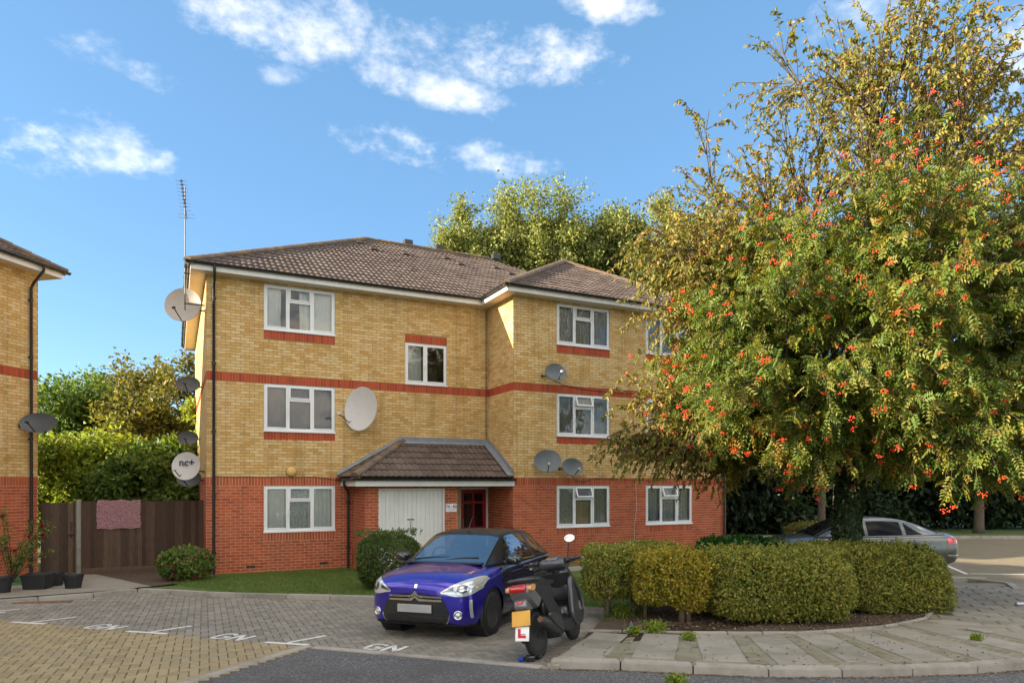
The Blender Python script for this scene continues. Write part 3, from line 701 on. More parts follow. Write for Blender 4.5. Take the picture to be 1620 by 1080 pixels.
def window(root, fr, a0, a1, z0, z1, style='three', curtain=('net', .5, 0), open_top=False):
    """white plastic casement; fr maps (a, depth, z)"""
    def bx(mb, x0, x1, za, zb, d0, d1): mb.box(x0, x1, d0, d1, za, zb, M=fr)
    mb = MB(); f = .06; d0, d1 = .022, .085
    w = a1-a0; h = z1-z0
    bx(mb, a0, a0+f, z0+.03, z1, d0, d1); bx(mb, a1-f, a1, z0+.03, z1, d0, d1); bx(mb, a0+f, a1-f, z1-f, z1, d0, d1); bx(mb, a0+f, a1-f, z0+.03, z0+.03+f, d0, d1)
    cells = []
    zb, zt = z0+.03+f, z1-f
    if style == 'three':
        m1, m2 = a0+w*.335, a0+w*.665; mu = .034
        bx(mb, m1-mu, m1+mu, zb, zt, d0+.003, d1); bx(mb, m2-mu, m2+mu, zb, zt, d0+.003, d1)
        zc = zt-h*.27; bx(mb, m1+mu, m2-mu, zc-mu, zc+mu, d0+.006, d1)
        cells = [(a0+f, m1-mu, zb, zt, 'fix'), (m1+mu, m2-mu, zb, zc-mu, 'plain'), (m1+mu, m2-mu, zc+mu, zt, 'top'), (m2+mu, a1-f, zb, zt, 'fix')]
    else:
        m1 = a0+w*.48; mu = .035; bx(mb, m1-mu, m1+mu, zb, zt, d0+.003, d1)
        cells = [(a0+f, m1-mu, zb, zt, 'fix'), (m1+mu, a1-f, zb, zt, 'fix2')]
    win = mb.build('window', M['upvc'], root)
    s = MB(); s.box(a0-.015, a1+.015, -.03, .09, z0-.008, z0+.03, M=fr); s.build('sill', M['upvc'], win)
    for (x0, x1, za, zb_, kind) in cells:
        g = .0 if kind in ('plain',) else .032
        mm = fr
        if kind == 'top' and open_top:
            mm = fr @ Matrix.Translation((0, d0, zb_)) @ Matrix.Rotation(math.radians(-24), 4, 'X') @ Matrix.Translation((0, -d0, -zb_))
        if g:
            sb = MB()
            e = .004; X0, X1, Z0, Z1 = x0-.008, x1+.008, za-.008, zb_+.008; k0, k1 = d0-.014, d0+.03
            for q in ((X0, X0+g, Z0, Z1), (X1-g, X1, Z0, Z1), (X0+g, X1-g, Z1-g, Z1), (X0+g, X1-g, Z0, Z0+g)): sb.box(q[0], q[1], k0, k1, q[2], q[3], M=mm)
            sb.build('sash', M['upvc'], win); gx0, gx1, gz0, gz1 = X0+g, X1-g, Z0+g, Z1-g
        else: gx0, gx1, gz0, gz1 = x0, x1, za, zb_
        p = MB(); yy = d0+.012 if g else d0+.03
        p.add([mm @ Vector(v) for v in ((gx0, yy, gz0), (gx1, yy, gz0), (gx1, yy, gz1), (gx0, yy, gz1))], [(0, 1, 2, 3)]); p.build('pane', M['pane'], win)
        if kind == 'fix' and style == 'three' and x0 < a0+.2 or kind == 'fix2':
            hb = MB(); hx = x1+.02 if kind == 'fix' else x0-.035; hb.box(hx-.012, hx+.012, d0-.03, d0-.012, za+h*.3, za+h*.42, M=fr); hb.build('handle', M['upvc'], win)
    rb = MB(); D = .9       # the dark room behind the glass
    rb.box(a0-.02, a1+.02, .119, D, z0-.2, z1+.1, M=fr); rb.f.pop(2); rb.r.pop(2); rb.m.pop(2)
    rb.build('room', M['room'], win)
    cname, cover, seed = curtain
    rr = random.Random(seed)
    def cloth(x0, x1, material, dep=.125, za=None, zb2=None, wav=.014, per=.11):
        n = max(6, int((x1-x0)/.018)); za = za or z0+.0; zb2 = zb2 or z1-.03; ph = rr.uniform(0, 6)
        rows = []
        for t in range(7):
            zz = za+(zb2-za)*t/6
            rows.append([fr @ Vector((x0+(x1-x0)*i/n+.006*math.sin(t+i), dep+wav*math.sin(2*math.pi*i/n*(x1-x0)/per+ph+.25*math.sin(t*.9+i*.15))*(1.1-.35*t/6), zz)) for i in range(n+1)])
        c = MB(); c.grid(rows); c.build('curtain', M[material], win, smooth=True)
    if cname == 'net': cloth(a0+.02, a0+w*.24, 'net'); cloth(a0+w*.50, a0+w*.68, 'net', .14); cloth(a1-w*.32, a1, 'net', .125, per=.2, wav=.008)
    elif cname == 'drape': cloth(a0, a0+w*.30, 'drape'); cloth(a0+w*.34, a1, 'drape', .14)
    elif cname == 'peach': cloth(a0, a0+w*.36, 'lace'); cloth(a0+w*.64, a1, 'lace'); cloth(a0+w*.36, a0+w*.66, 'peach', .15, zb2=z0+h*.62)
    elif cname == 'sheer': cloth(a0, a0+w*.34, 'net', .125); cloth(a0+w*.62, a1, 'net', .125); cloth(a0+w*.33, a0+w*.63, 'lace', .15)
    elif cname == 'blank': cloth(a0, a0+w*.46, 'net', .3, wav=.004)
    else: cloth(a0, a1, cname, .125)
    return win

# ---- roof tiles: wavy interlocking tiles laid on a slope and cut at hips and valleys
TW, TL = .30, .345
def tile_faces():
    n = 8; P = lambda i: (i/n*TW, .022*(.5-.5*math.cos(2*math.pi*((i/n*2) % 1))) if True else 0)
    fr_, bk_, lo = [], [], []
    for i in range(n+1):
        x, hgt = P(i); x -= 0.0
        hgt = .026*max(0, math.sin(math.pi*((2*i/n) % 1.0)) if (i != n) else 0)
        fr_.append((x, -.02, hgt+.034)); bk_.append((x, TL+.03, hgt+.004)); lo.append((x, -.02, hgt+.012))
    F = []
    for i in range(n):
        F.append([fr_[i], fr_[i+1], bk_[i+1], bk_[i]]); F.append([lo[i], lo[i+1], fr_[i+1], fr_[i]])
    return F
TF = tile_faces(); TILE_MESH = []
TILE_BUDGET = [300]
def tile_slope(root, part, origin, adir, bdir, poly, material, skip=None):
    """poly: convex outline in (a,b) metres on the slope. returns candidates placed"""
    o = Vector(origin); a = Vector(adir).normalized(); b = Vector(bdir).normalized(); n = a.cross(b)
    if n.z < 0: n = -n
    amin, amax = min(p[0] for p in poly), max(p[0] for p in poly); bmax = max(p[1] for p in poly)
    area = sum(poly[i][0]*poly[(i+1) % len(poly)][1]-poly[(i+1) % len(poly)][0]*poly[i][1] for i in range(len(poly)))
    sg = 1 if area > 0 else -1; hp = []
    for i in range(len(poly)):
        p, q = poly[i], poly[(i+1) % len(poly)]; dx, dy = q[0]-p[0], q[1]-p[1]; L_ = math.hypot(dx, dy)
        if L_ < 1e-6: continue
        A, B = -dy/L_*sg, dx/L_*sg; Cc = -(A*p[0]+B*p[1])
        if abs(dy) < 1e-6 and p[1] < .01: Cc += .05       # tiles overhang the eave
        hp.append((A, B, Cc))
    und = MB(); und.add([o+a*p[0]+b*p[1]-n*.004 for p in poly], [tuple(range(len(poly)))]); und.build('underlay', M['joint'], part)
    fld = MB(); base = Matrix((a, b, n)).transposed().to_4x4(); base.translation = o
    i0 = math.floor(amin/TW); j1 = int(bmax/TL)+1
    full = []
    for j in range(0, j1+1):
        for i in range(i0, int(amax/TW)+2):
            oa, ob = i*TW, j*TL
            cs = [(oa, ob), (oa+TW, ob), (oa+TW, ob+TL+.03), (oa, ob+TL+.03)]
            ins = [all(A*x+B*y+Cc >= -1e-4 for A, B, Cc in hp) for x, y in cs]
            if all(ins): full.append((oa, ob)); continue
            r = RND.uniform(.01, .99)
            for f in TF:
                q = [(x+oa, y+ob, z) for x, y, z in f]
                for A, B, Cc in hp:
                    q = clip_half(q, A, B, Cc)
                    if len(q) < 3: break
                if len(q) >= 3: fld.add([base @ Vector(p) for p in q], [tuple(range(len(q)))], r)
    for oa, ob in full:
        jz = RND.uniform(-.003, .004)
        if TILE_BUDGET[0] > 0 and (skip is None or not skip):
            if not TILE_MESH:
                mb = MB()
                for f in TF: mb.add(f, [(0, 1, 2, 3)])
                t = mb.build('tile', material, part, smooth=False); TILE_MESH.append(t.data)
            else: t = link('tile', TILE_MESH[0], part)
            t.matrix_basis = base @ Matrix.Translation((oa, ob, jz)); TILE_BUDGET[0] -= 1
        else:
            r = RND.uniform(.01, .99)
            for f in TF: fld.add([base @ Vector((x+oa, y+ob, z+jz)) for x, y, z in f], [tuple(range(4))], r)
    if fld.f: fld.build('tile_field', material, part, kind='stuff')
def ridge_tiles(part, p, q, r=.12, step=.42, name='ridge_tile'):
    p = Vector(p); q = Vector(q); n = max(1, round((q-p).length/step)); d = (q-p)/n; dn = d.normalized()
    side = dn.cross(Vector((0, 0, 1))).normalized(); up = side.cross(dn)
    for i in range(n):
        a = p+d*i-dn*.02; b = p+d*(i+1)+dn*.015; mb = MB(); rows = []
        for s, lift in ((a, .022), (b, .006)):
            rows.append([s+side*(math.cos(t)*r)+up*(math.sin(t)*r*.75+lift-.035) for t in [math.pi*k/8 for k in range(9)]])
        mb.grid(rows); mb.add([rows[0][k] for k in range(9)], [tuple(range(9))]); mb.build(name, M['ridge'], part)
    bd = MB(); bar(bd, p-up*.045, q-up*.045, r*1.7, .10); bd.build('mortar_bedding', M['ridge'], part)

def bar(mb, p, q, w, h, up=(0, 0, 1)):
    """rectangular bar from p to q: width w sideways, height h (centred)"""
    p = Vector(p); q = Vector(q); d = (q-p).normalized(); s = d.cross(Vector(up)).normalized(); u = s.cross(d)
    vs = [e+s*(i*w/2)+u*(j*h/2) for e in (p, q) for j in (-1, 1) for i in (-1, 1)]
    mb.add(vs, [(0, 1, 3, 2), (4, 6, 7, 5), (0, 4, 5, 1), (2, 3, 7, 6), (0, 2, 6, 4), (1, 5, 7, 3)])
def gutter(root, p, q, r=.06):
    p = Vector(p); q = Vector(q); d = (q-p).normalized(); s = d.cross(Vector((0, 0, 1))); mb = MB(); rows = []
    for e in (p, q): rows.append([e+s*(math.cos(t)*r)+Vector((0, 0, -math.sin(t)*r)) for t in [math.pi*k/8 for k in range(9)]])
    mb.grid(rows); rows2 = [[e+s*(math.cos(t)*r*.9)+Vector((0, 0, -math.sin(t)*r*.9)) for t in [math.pi*k/8 for k in range(9)]] for e in (p, q)]
    mb.grid(rows2)
    for e in rows: mb.add(e, [tuple(range(9))])
    g = mb.build('gutter', M['black_plastic'], root)
    n = max(2, int((q-p).length/1.0)); 
    for i in range(n):
        c = p.lerp(q, (i+.5)/n); b = MB(); b.tube([c+s*r*1.08+Vector((0, 0, .0)), c+s*r*.8-Vector((0, 0, r*.8)), c-Vector((0, 0, r*1.08)), c-s*r*.8-Vector((0, 0, r*.8)), c-s*r*1.08], .008, 5); b.build('bracket', M['black_plastic'], g)
def downpipe(root, pts, r=.034, clips=()):
    mb = MB(); mb.tube(pts, r, 10); g = mb.build('downpipe', M['black_plastic'], root, smooth=True, autosmooth=40)
    for c in clips:
        k = MB(); k.lathe([(r*1.35, -.03), (r*1.35, .03)], 10, Matrix.Translation(c)); k.box(-.055, .055, 0, .05, -.015, .015, M=Matrix.Translation(c)); k.build('pipe_clip', M['black_plastic'], g)
# ------------------------------------------------------------------ the flats
PITCH = math.radians(29.5); TP = math.tan(PITCH); CP = math.cos(PITCH)
ROTB = math.radians(26.25); P0 = Vector((-7.57, 16.9, 0))
flats = thing('apartment_building', 'three storey yellow and red brick block of flats with tiled hip roof and porch', 'building', P0, ROTB)
BW = Matrix.Translation(P0) @ Matrix.Rotation(ROTB, 4, 'Z')      # building -> world
def frame(ox, oy, ax, ay):      # a-axis (ax,ay), depth axis is its left-hand normal
    m = Matrix.Identity(4); m[0][0], m[1][0] = ax, ay; m[0][1], m[1][1] = -ay, ax; m[0][3], m[1][3] = ox, oy; return m
zone_std = lambda z: 'r' if z < 2.25 else ('y' if z > 2.475 else 'b')
Z0 = -.15; ZT = 7.5
def std_sold(a0, a1, wins=()):
    s = [(a0, a1, 2.25, 2.475, 'r'), (a0, a1, 4.875, 5.1, 'b')]
    for (x0, x1) in wins:
        for zz, k in ((1.05, 'r'), (3.65, 'b'), (6.25, 'b')): s.append((x0, x1, zz-.225, zz, k))
    return s
def std_open(wins): return [(x0, x1, a, b) for x0, x1 in wins for a, b in ((1.05, 2.25), (3.65, 4.875), (6.25, 7.425))]
walls = []
def wall(root, name, fr, a0, a1, z0, z1, openings, soldiers, zone, bricks=True):
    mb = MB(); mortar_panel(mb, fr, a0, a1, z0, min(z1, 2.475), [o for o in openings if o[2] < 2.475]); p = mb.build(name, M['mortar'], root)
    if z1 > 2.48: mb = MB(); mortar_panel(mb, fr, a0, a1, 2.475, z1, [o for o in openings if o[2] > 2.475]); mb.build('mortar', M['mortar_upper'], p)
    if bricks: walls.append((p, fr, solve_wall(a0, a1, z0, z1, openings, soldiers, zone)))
    return p
F1 = frame(0, 0, 1, 0); F2 = frame(0, 10.6, 0, -1); F3 = frame(7.64, 0, 0, -1); F4 = frame(7.64, -1.7, 1, 0); F5 = frame(15.35, -1.7, 0, 1); F6 = frame(15.35, 10.6, -1, 0)
o1 = std_open([(1.35, 3.15)])+[(5.1, 6.34, 5.1, 6.275), (6.70, 7.60, -.15, 2.2)]
s1 = std_sold(0, 7.64, [(1.35, 3.15)])+[(5.1, 6.34, 6.275, 6.5, 'b')]
wall(flats, 'front_wall', F1, 0, 7.64, Z0, ZT, o1, s1, zone_std)
wall(flats, 'side_wall', F2, 0, 10.6, Z0, ZT, [], std_sold(0, 10.6), zone_std)
wall(flats, 'wing_side_wall', F3, 0, 1.7, Z0, ZT, [], std_sold(0, 1.7), zone_std)
ww = [(1.38, 3.18), (4.5, 6.3)]
wall(flats, 'wing_front_wall', F4, 0, 7.71, Z0, ZT, std_open(ww), std_sold(0, 7.71, ww), zone_std)
wall(flats, 'end_wall', F5, 0, 12.3, Z0, ZT, [], [], zone_std, False); wall(flats, 'rear_wall', F6, 0, 15.35, Z0, ZT, [], [], zone_std, False)
P1 = frame(3.61, 0, 0, -1); P2 = frame(3.61, -1.4, 1, 0)
zr = lambda z: 'r'
wall(flats, 'porch_side_wall', P1, 0, 1.4, Z0, 2.25, [], [], zr)
wall(flats, 'porch_front_wall', P2, 0, 2.52, Z0, 2.25, [(.36, 2.13, -.15, 2.175)], [], zr)
mb = MB(); mb.box(3.72, 6.125, -1.28, 0, Z0, 2.24); mb.f.pop(2); mb.r.pop(2); mb.m.pop(2); mb.build('porch_core', M['mortar'], flats)
lay_bricks(flats, walls, 300)
window(flats, F1, 1.35, 3.15, 1.05, 2.25, 'three', ('sheer', .5, 3)); window(flats, F1, 1.35, 3.15, 3.65, 4.875, 'three', ('drape', .5, 4)); window(flats, F1, 1.35, 3.15, 6.25, 7.425, 'three', ('net', .5, 5))
window(flats, F1, 5.1, 6.34, 5.1, 6.275, 'two', ('blank', .5, 6))
for (x0, x1), cs in zip(ww, ((('peach', 0, 7), ('lace', 0, 8), ('lace', 0, 9)), (('lace', 0, 10), ('lace', 0, 11), ('lace', 0, 12)))):
    window(flats, F4, x0, x1, 1.05, 2.25, 'three', cs[0], True); window(flats, F4, x0, x1, 3.65, 4.875, 'three', cs[1], True); window(flats, F4, x0, x1, 6.25, 7.425, 'three', cs[2])
for xa in (.92, 2.75):
    v = MB(); v.box(xa, xa+.215, -.004, .02, .16, .225); 
    for k in range(9): v.box(xa+.012+k*.022, xa+.022+k*.022, -.007, -.004, .17, .215)
    v.build('air_brick', M['dark_metal'], flats)
pl = MB(); pl.box(-.03, 3.5, -.05, 0, -.15, .02); pl.build('plinth', M['concrete'], flats)
# eaves
def eave(root, pts, over_z=7.48, soff=.35, close_soffit=True):
    pass
fa = MB()
for p, q in (((-.35, -.35), (7.27, -.35)), ((7.29, -.35), (7.29, -2.05)), ((7.29, -2.05), (15.7, -2.05)), ((15.7, -2.05), (15.7, 10.95)), ((-.35, 10.95), (-.35, -.37))):
    f = MB(); bar(f, (p[0], p[1], 7.555), (q[0], q[1], 7.555), .022, .15); f.build('fascia', M['fascia'], flats)
for poly in (((-.34, -.34), (7.3, -.34), (7.3, 0), (-.34, 0)), ((-.34, 0), (0, 0), (0, 10.9), (-.34, 10.9)), ((7.3, -2.04), (7.64, -1.7), (7.64, 0), (7.3, 0)), ((7.3, -2.04), (15.69, -2.04), (15.35, -1.7), (7.64, -1.7))):
    s = MB(); s.add([(x, y, 7.484) for x, y in poly], [(0, 1, 2, 3)]); s.build('soffit', M['soffit'], flats)
gutter(flats, (-.46, -.43, 7.66), (7.24, -.43, 7.66)); gutter(flats, (7.21, -.4, 7.665), (7.21, -2.1, 7.665)); gutter(flats, (7.16, -2.13, 7.66), (15.78, -2.13, 7.66)); gutter(flats, (-.43, 11.0, 7.66), (-.43, -.46, 7.665))
downpipe(flats, [(.17, -.43, 7.62), (.17, -.43, 7.5), (.17, -.36, 7.36), (.17, -.12, 7.22), (.17, -.05, 7.12), (.17, -.05, .03)], clips=[(.17, -.05, z) for z in (6.9, 5.3, 3.6, 2.0, .6)])
downpipe(flats, [(15.22, -2.13, 7.62), (15.22, -2.05, 7.4), (15.22, -1.78, 7.2), (15.22, -1.76, .03)], clips=[(15.22, -1.76, z) for z in (6, 4, 2)])
mb = MB(); mb.tube([(7.57, -.03, 7.4), (7.57, -.03, 3.6)], .012, 6); mb.build('cable', M['cable'], flats)
mb = MB(); mb.rbox(.07, .29, -.14, .02, -.1, .05, .02); mb.build('drain_block', M['concrete'], flats)
# porch carpentry
f = MB(); bar(f, (3.29, -1.73, 2.315), (7.66, -1.73, 2.315), .022, .15); f.build('fascia', M['fascia'], flats)
f = MB(); bar(f, (3.31, 0, 2.315), (3.31, -1.72, 2.315), .022, .15); f.build('fascia', M['fascia'], flats)
s = MB(); s.add([(3.3, -1.72, 2.244), (7.635, -1.72, 2.244), (7.635, -.0, 2.244), (3.3, 0, 2.244)], [(0, 1, 2, 3)]); s.build('soffit', M['soffit'], flats)
gutter(flats, (3.20, -1.81, 2.44), (7.66, -1.81, 2.44)); gutter(flats, (3.23, -.02, 2.44), (3.23, -1.83, 2.445))
downpipe(flats, [(3.23, -.75, 2.40), (3.23, -.75, 2.28), (3.33, -.5, 2.17), (3.46, -.2, 2.11), (3.49, -.06, 2.02), (3.49, -.06, .03)], clips=[(3.49, -.06, z) for z in (1.8, .6)])
# bin store doors
fb = MB(); fb.box(3.96, 4.02, -1.41, -1.33, 0, 2.175); fb.box(5.69, 5.745, -1.41, -1.33, 0, 2.175); fb.box(4.02, 5.69, -1.405, -1.33, 2.13, 2.18); fb.build('door_frame', M['white_paint'], flats)
for x0, x1 in ((4.025, 4.853), (4.858, 5.685)):
    d = MB(); d.box(x0, x1, -1.362, -1.34, .03, 2.125); dr = d.build('store_door', M['white_paint'], flats)
    n = 7; w = (x1-x0)/n
    for k in range(n):
        b = MB(); b.rbox(x0+k*w+.0015, x0+(k+1)*w-.0015, -1.376, -1.362, .035, 2.12, .004); b.build('board', M['white_paint'], dr)
    h = MB()
    if x0 > 4.5: h.box(x0-.14, x0+.05, -1.392, -1.378, 1.36, 1.385); h.tube([(x0-.05, -1.39, 1.25), (x0-.05, -1.41, 1.2), (x0-.05, -1.41, 1.05), (x0-.05, -1.39, 1.0)], .008, 6); h.lathe([(.018, 0), (.018, .02)], 8, T(x0-.05, -1.376, .92, rx=math.pi/2)); h.lathe([(.014, 0), (.014, .02)], 8, T(x0-.05, -1.376, 1.3, rx=math.pi/2)); h.build('latch', M['dark_metal'], dr)
# entrance door
fd = MB(); fd.box(7.575, 7.632, -.03, .06, 0, 2.2); fd.box(6.76, 7.575, -.03, .06, 2.14, 2.2); fd.build('door_frame', M['white_paint'], flats)
fd = MB(); fd.box(6.66, 6.765, -.05, .06, 0, 2.2); fd.build('door_post', M['cream_paint'], flats)
d = MB()
for q in ((6.77, 6.87, .02, 2.135), (7.475, 7.57, .02, 2.135), (6.87, 7.475, 2.03, 2.135), (6.87, 7.475, .02, .78), (6.87, 7.475, .98, 1.05), (6.87, 7.475, 1.72, 1.79), (7.145, 7.20, .78, .98), (7.145, 7.20, 1.05, 1.72), (7.145, 7.20, 1.79, 2.03)): d.box(q[0], q[1], -.005, .04, q[2], q[3])
door = d.build('entrance_door', M['red_paint'], flats)
for x0, x1 in ((6.87, 7.145), (7.2, 7.475)):
    for za, zb in ((.78, .98), (1.05, 1.72), (1.79, 2.03)):
        p = MB(); p.add([(x0, .02, za), (x1, .02, za), (x1, .02, zb), (x0, .02, zb)], [(0, 1, 2, 3)]); p.build('pane', M['pane'], door)
rb = MB(); rb.box(6.5, 7.9, .13, 1.6, -.1, 2.3); rb.f.pop(2); rb.r.pop(2); rb.m.pop(2); rb.build('hall', M['room'], flats)
hp = MB(); hp.tube([(6.83, -.03, 1.0), (6.83, -.05, 1.02), (6.83, -.05, 1.28), (6.83, -.03, 1.3)], .012, 6); hp.build('handle', M['metal'], door)
st = MB(); st.box(6.2, 7.63, -1.2, -.03, -.1, .04); st.build('doorstep', M['concrete'], flats)
# roofs (porch first: its tiles show largest)
pr = bpy.data.objects.new('porch_roof', None); COL.objects.link(pr); pr.parent = flats
b3 = (0, CP, math.sin(PITCH))
tile_slope(flats, pr, (3.26, -1.75, 2.47), (1, 0, 0), b3, [(0, 0), (4.37, 0), (4.37, 1.73/CP), (1.73, 1.73/CP)], M['tile'])
tile_slope(flats, pr, (3.26, 0, 2.47), (0, -1, 0), (CP, 0, math.sin(PITCH)), [(.02, 0), (1.75, 0), (.02, 1.73/CP)], M['tile'], True)
ridge_tiles(pr, (3.27, -1.74, 2.52), (5.0, -.01, 3.50), .12)
lf = MB(); lf.box(4.95, 7.63, -.03, -.005, 3.46, 3.62); lf.add([(4.95, -.2, 3.42), (7.62, -.2, 3.42), (7.62, -.012, 3.52), (4.95, -.012, 3.52)], [(0, 1, 2, 3)])
lf.add([(3.2, -.012, 2.50), (3.2, -.10, 2.53), (5.0, -.10, 3.56), (5.0, -.012, 3.64), (3.2, -.012, 2.62)], [(0, 1, 2, 3, 4)])
lf.add([(7.628, -1.76, 2.53), (7.44, -1.76, 2.54), (7.44, -.05, 3.52), (7.628, -.05, 3.54)], [(0, 1, 2, 3)]); lf.add([(7.632, -1.76, 2.50), (7.632, -1.76, 2.66), (7.632, -.02, 3.66), (7.632, -.02, 3.5)], [(0, 1, 2, 3)])
lf.build('lead_flashing', M['lead'], pr)
ro = bpy.data.objects.new('roof', None); COL.objects.link(ro); ro.parent = flats
ZE = 7.62
def rz(run): return ZE+run*TP
tile_slope(flats, ro, (7.24, -2.1, ZE), (1, 0, 0), b3, [(0, 0), (8.51, 0), (4.255, 4.255/CP)], M['tile'])
tile_slope(flats, ro, (-.4, -.4, ZE), (1, 0, 0), b3, [(0, 0), (7.64, 0), (11.895, 4.255/CP), (10.45, 5.7/CP), (5.7, 5.7/CP)], M['tile'])
tile_slope(flats, ro, (-.4, 11.0, ZE), (0, -1, 0), (CP, 0, math.sin(PITCH)), [(0, 0), (11.4, 0), (5.7, 5.7/CP)], M['tile'], True)
tile_slope(flats, ro, (7.24, -.4, ZE), (0, -1, 0), (CP, 0, math.sin(PITCH)), [(0, 0), (1.7, 0), (-2.555, 4.255/CP), (-4.255, 4.255/CP)], M['tile'], True)
bk = MB(); zr_ = rz(5.7); bk.add([(-.4, 11, ZE), (15.75, 11, ZE), (10.05, 5.3, zr_), (5.3, 5.3, zr_)], [(0, 1, 2, 3)]); bk.add([(15.75, 11, ZE), (15.75, -.4, ZE), (10.05, 5.3, zr_)], [(0, 1, 2)])
bk.add([(15.75, -.4, ZE), (15.75, -2.1, ZE), (11.495, 2.155, rz(4.255)), (11.495, 3.855, rz(4.255))], [(0, 1, 2, 3)]); bk.build('rear_slope', M['tile'], ro)
ridge_tiles(ro, (-.42, -.42, ZE+.05), (5.3, 5.3, zr_+.06)); ridge_tiles(ro, (5.3, 5.3, zr_+.05), (10.05, 5.3, zr_+.05)); ridge_tiles(ro, (7.22, -2.12, ZE+.05), (11.495, 2.155, rz(4.255)+.06)); ridge_tiles(ro, (15.77, -2.12, ZE+.05), (11.495, 2.155, rz(4.255)+.06)); ridge_tiles(ro, (-.42, 11.02, ZE+.05), (5.3, 5.3, zr_+.06))
for xa, run in ((4.9, 4.9), (5.2, 4.25), (6.3, 4.25), (7.9, 4.6), (8.2, 4.0), (9.7, 4.3), (10.0, 3.7)):
    v = MB(); m = Matrix.Translation((xa, -.4+run, rz(run)+.03)) @ Matrix.Rotation(PITCH, 4, 'X'); v.rbox(-.11, .11, -.13, .13, 0, .075, .02, M=m); v.build('roof_vent', M['vent'], ro)
for xa in (6.7, 7.9, 10.2):
    v = MB(); v.rbox(xa, xa+.32, 5.2, 5.4, zr_+.05, zr_+.26, .02); v.build('ridge_vent', M['black_plastic'], ro)

# ------------------------------------------------------------------ the neighbouring block on the left
def text_mesh(txt, size):
    cu = bpy.data.curves.new('t', 'FONT'); cu.body = txt; cu.size = size; cu.extrude = .001; cu.offset = .004*size/.2; cu.align_x = 'CENTER'; cu.align_y = 'CENTER'; cu.resolution_u = 2
    ob = bpy.data.objects.new('t', cu); COL.objects.link(ob)
    dg = bpy.context.evaluated_depsgraph_get(); me = bpy.data.meshes.new_from_object(ob.evaluated_get(dg)); bpy.data.objects.remove(ob); return me
NA = math.atan2(.974, .225); NL = 27.0  # length out of view stretched so the block keeps the ground in shade
ncorner = Vector((-11.8, 17.0, 0)); nd = Vector((.225, .974, 0)).normalized(); no = ncorner-nd*NL
neigh = thing('apartment_building', 'neighbouring yellow brick block with grey dish, cut off beyond the wooden fence', 'building', no, NA)
NW = Matrix.Translation(no) @ Matrix.Rotation(NA, 4, 'Z')
walls = []
N1 = frame(0, 0, 1, 0); N2 = frame(NL, 0, 0, 1)
wall(neigh, 'front_wall', N1, 0, NL-3.4, Z0, ZT, [], [], zone_std, False)
wall(neigh, 'front_wall', N1, NL-3.4, NL, Z0, ZT, [], std_sold(NL-3.4, NL), zone_std)
wall(neigh, 'end_wall', N2, 0, 10, Z0, ZT, [], std_sold(0, 10), zone_std, False)
mb = MB(); mb.add([(0, 0, Z0), (0, 10, Z0), (0, 10, ZT), (0, 0, ZT)], [(0, 1, 2, 3)]); mb.add([(0, 10, Z0), (NL, 10, Z0), (NL, 10, ZT), (0, 10, ZT)], [(0, 1, 2, 3)]); mb.build('rear_wall', M['mortar'], neigh)
lay_bricks(neigh, walls, 300)
for p, q in (((-.35, -.35), (NL+.35, -.35)), ((NL+.35, -.36), (NL+.35, 10.3))):
    f = MB(); bar(f, (p[0], p[1], 7.555), (q[0], q[1], 7.555), .022, .15); f.build('fascia', M['fascia'], neigh)
for poly in (((-.34, -.34), (NL+.34, -.34), (NL, 0), (-.34, 0)), ((NL, 0), (NL+.34, -.34), (NL+.34, 10.3), (NL, 10))):
    s = MB(); s.add([(x, y, 7.484) for x, y in poly], [(0, 1, 2, 3)]); s.build('soffit', M['soffit'], neigh)
gutter(neigh, (-.46, -.43, 7.66), (NL+.50, -.43, 7.66)); gutter(neigh, (NL+.43, -.46, 7.665), (NL+.43, 10.3, 7.665))
downpipe(neigh, [(NL-.23, -.43, 7.62), (NL-.23, -.42, 7.5), (NL-.23, -.12, 7.22), (NL-.23, -.05, 7.1), (NL-.23, -.05, .06)], clips=[(NL-.23, -.05, z) for z in (6.8, 5.4, 3.4, 1.4)])
nr = bpy.data.objects.new('roof', None); COL.objects.link(nr); nr.parent = neigh
tile_slope(neigh, nr, (NL-4.6, -.4, ZE), (1, 0, 0), b3, [(0, 0), (5.0, 0), (0, 5.0/CP)], M['tile'], True)
mb = MB(); z5 = rz(5.4); mb.add([(-.4, -.4, ZE), (NL-4.6, -.4, ZE), (NL-4.6, 4.6, rz(5.0)), (NL-5.0, 5.0, z5), (5.0, 5.0, z5)], [(0, 1, 2, 3, 4)]); mb.add([(-.4, 10.4, ZE), (-.4, -.4, ZE), (5, 5, z5)], [(0, 1, 2)])
mb.add([(NL+.4, 10.4, ZE), (-.4, 10.4, ZE), (5, 5, z5), (NL-5.0, 5, z5)], [(0, 1, 2, 3)]); mb.add([(NL+.4, -.4, ZE), (NL+.4, 10.4, ZE), (NL-5, 5, z5)], [(0, 1, 2)]); mb.build('roof_slope', M['tile'], nr)
ridge_tiles(nr, (NL+.42, -.42, ZE+.05), (NL-5.0, 5.0, z5+.05))

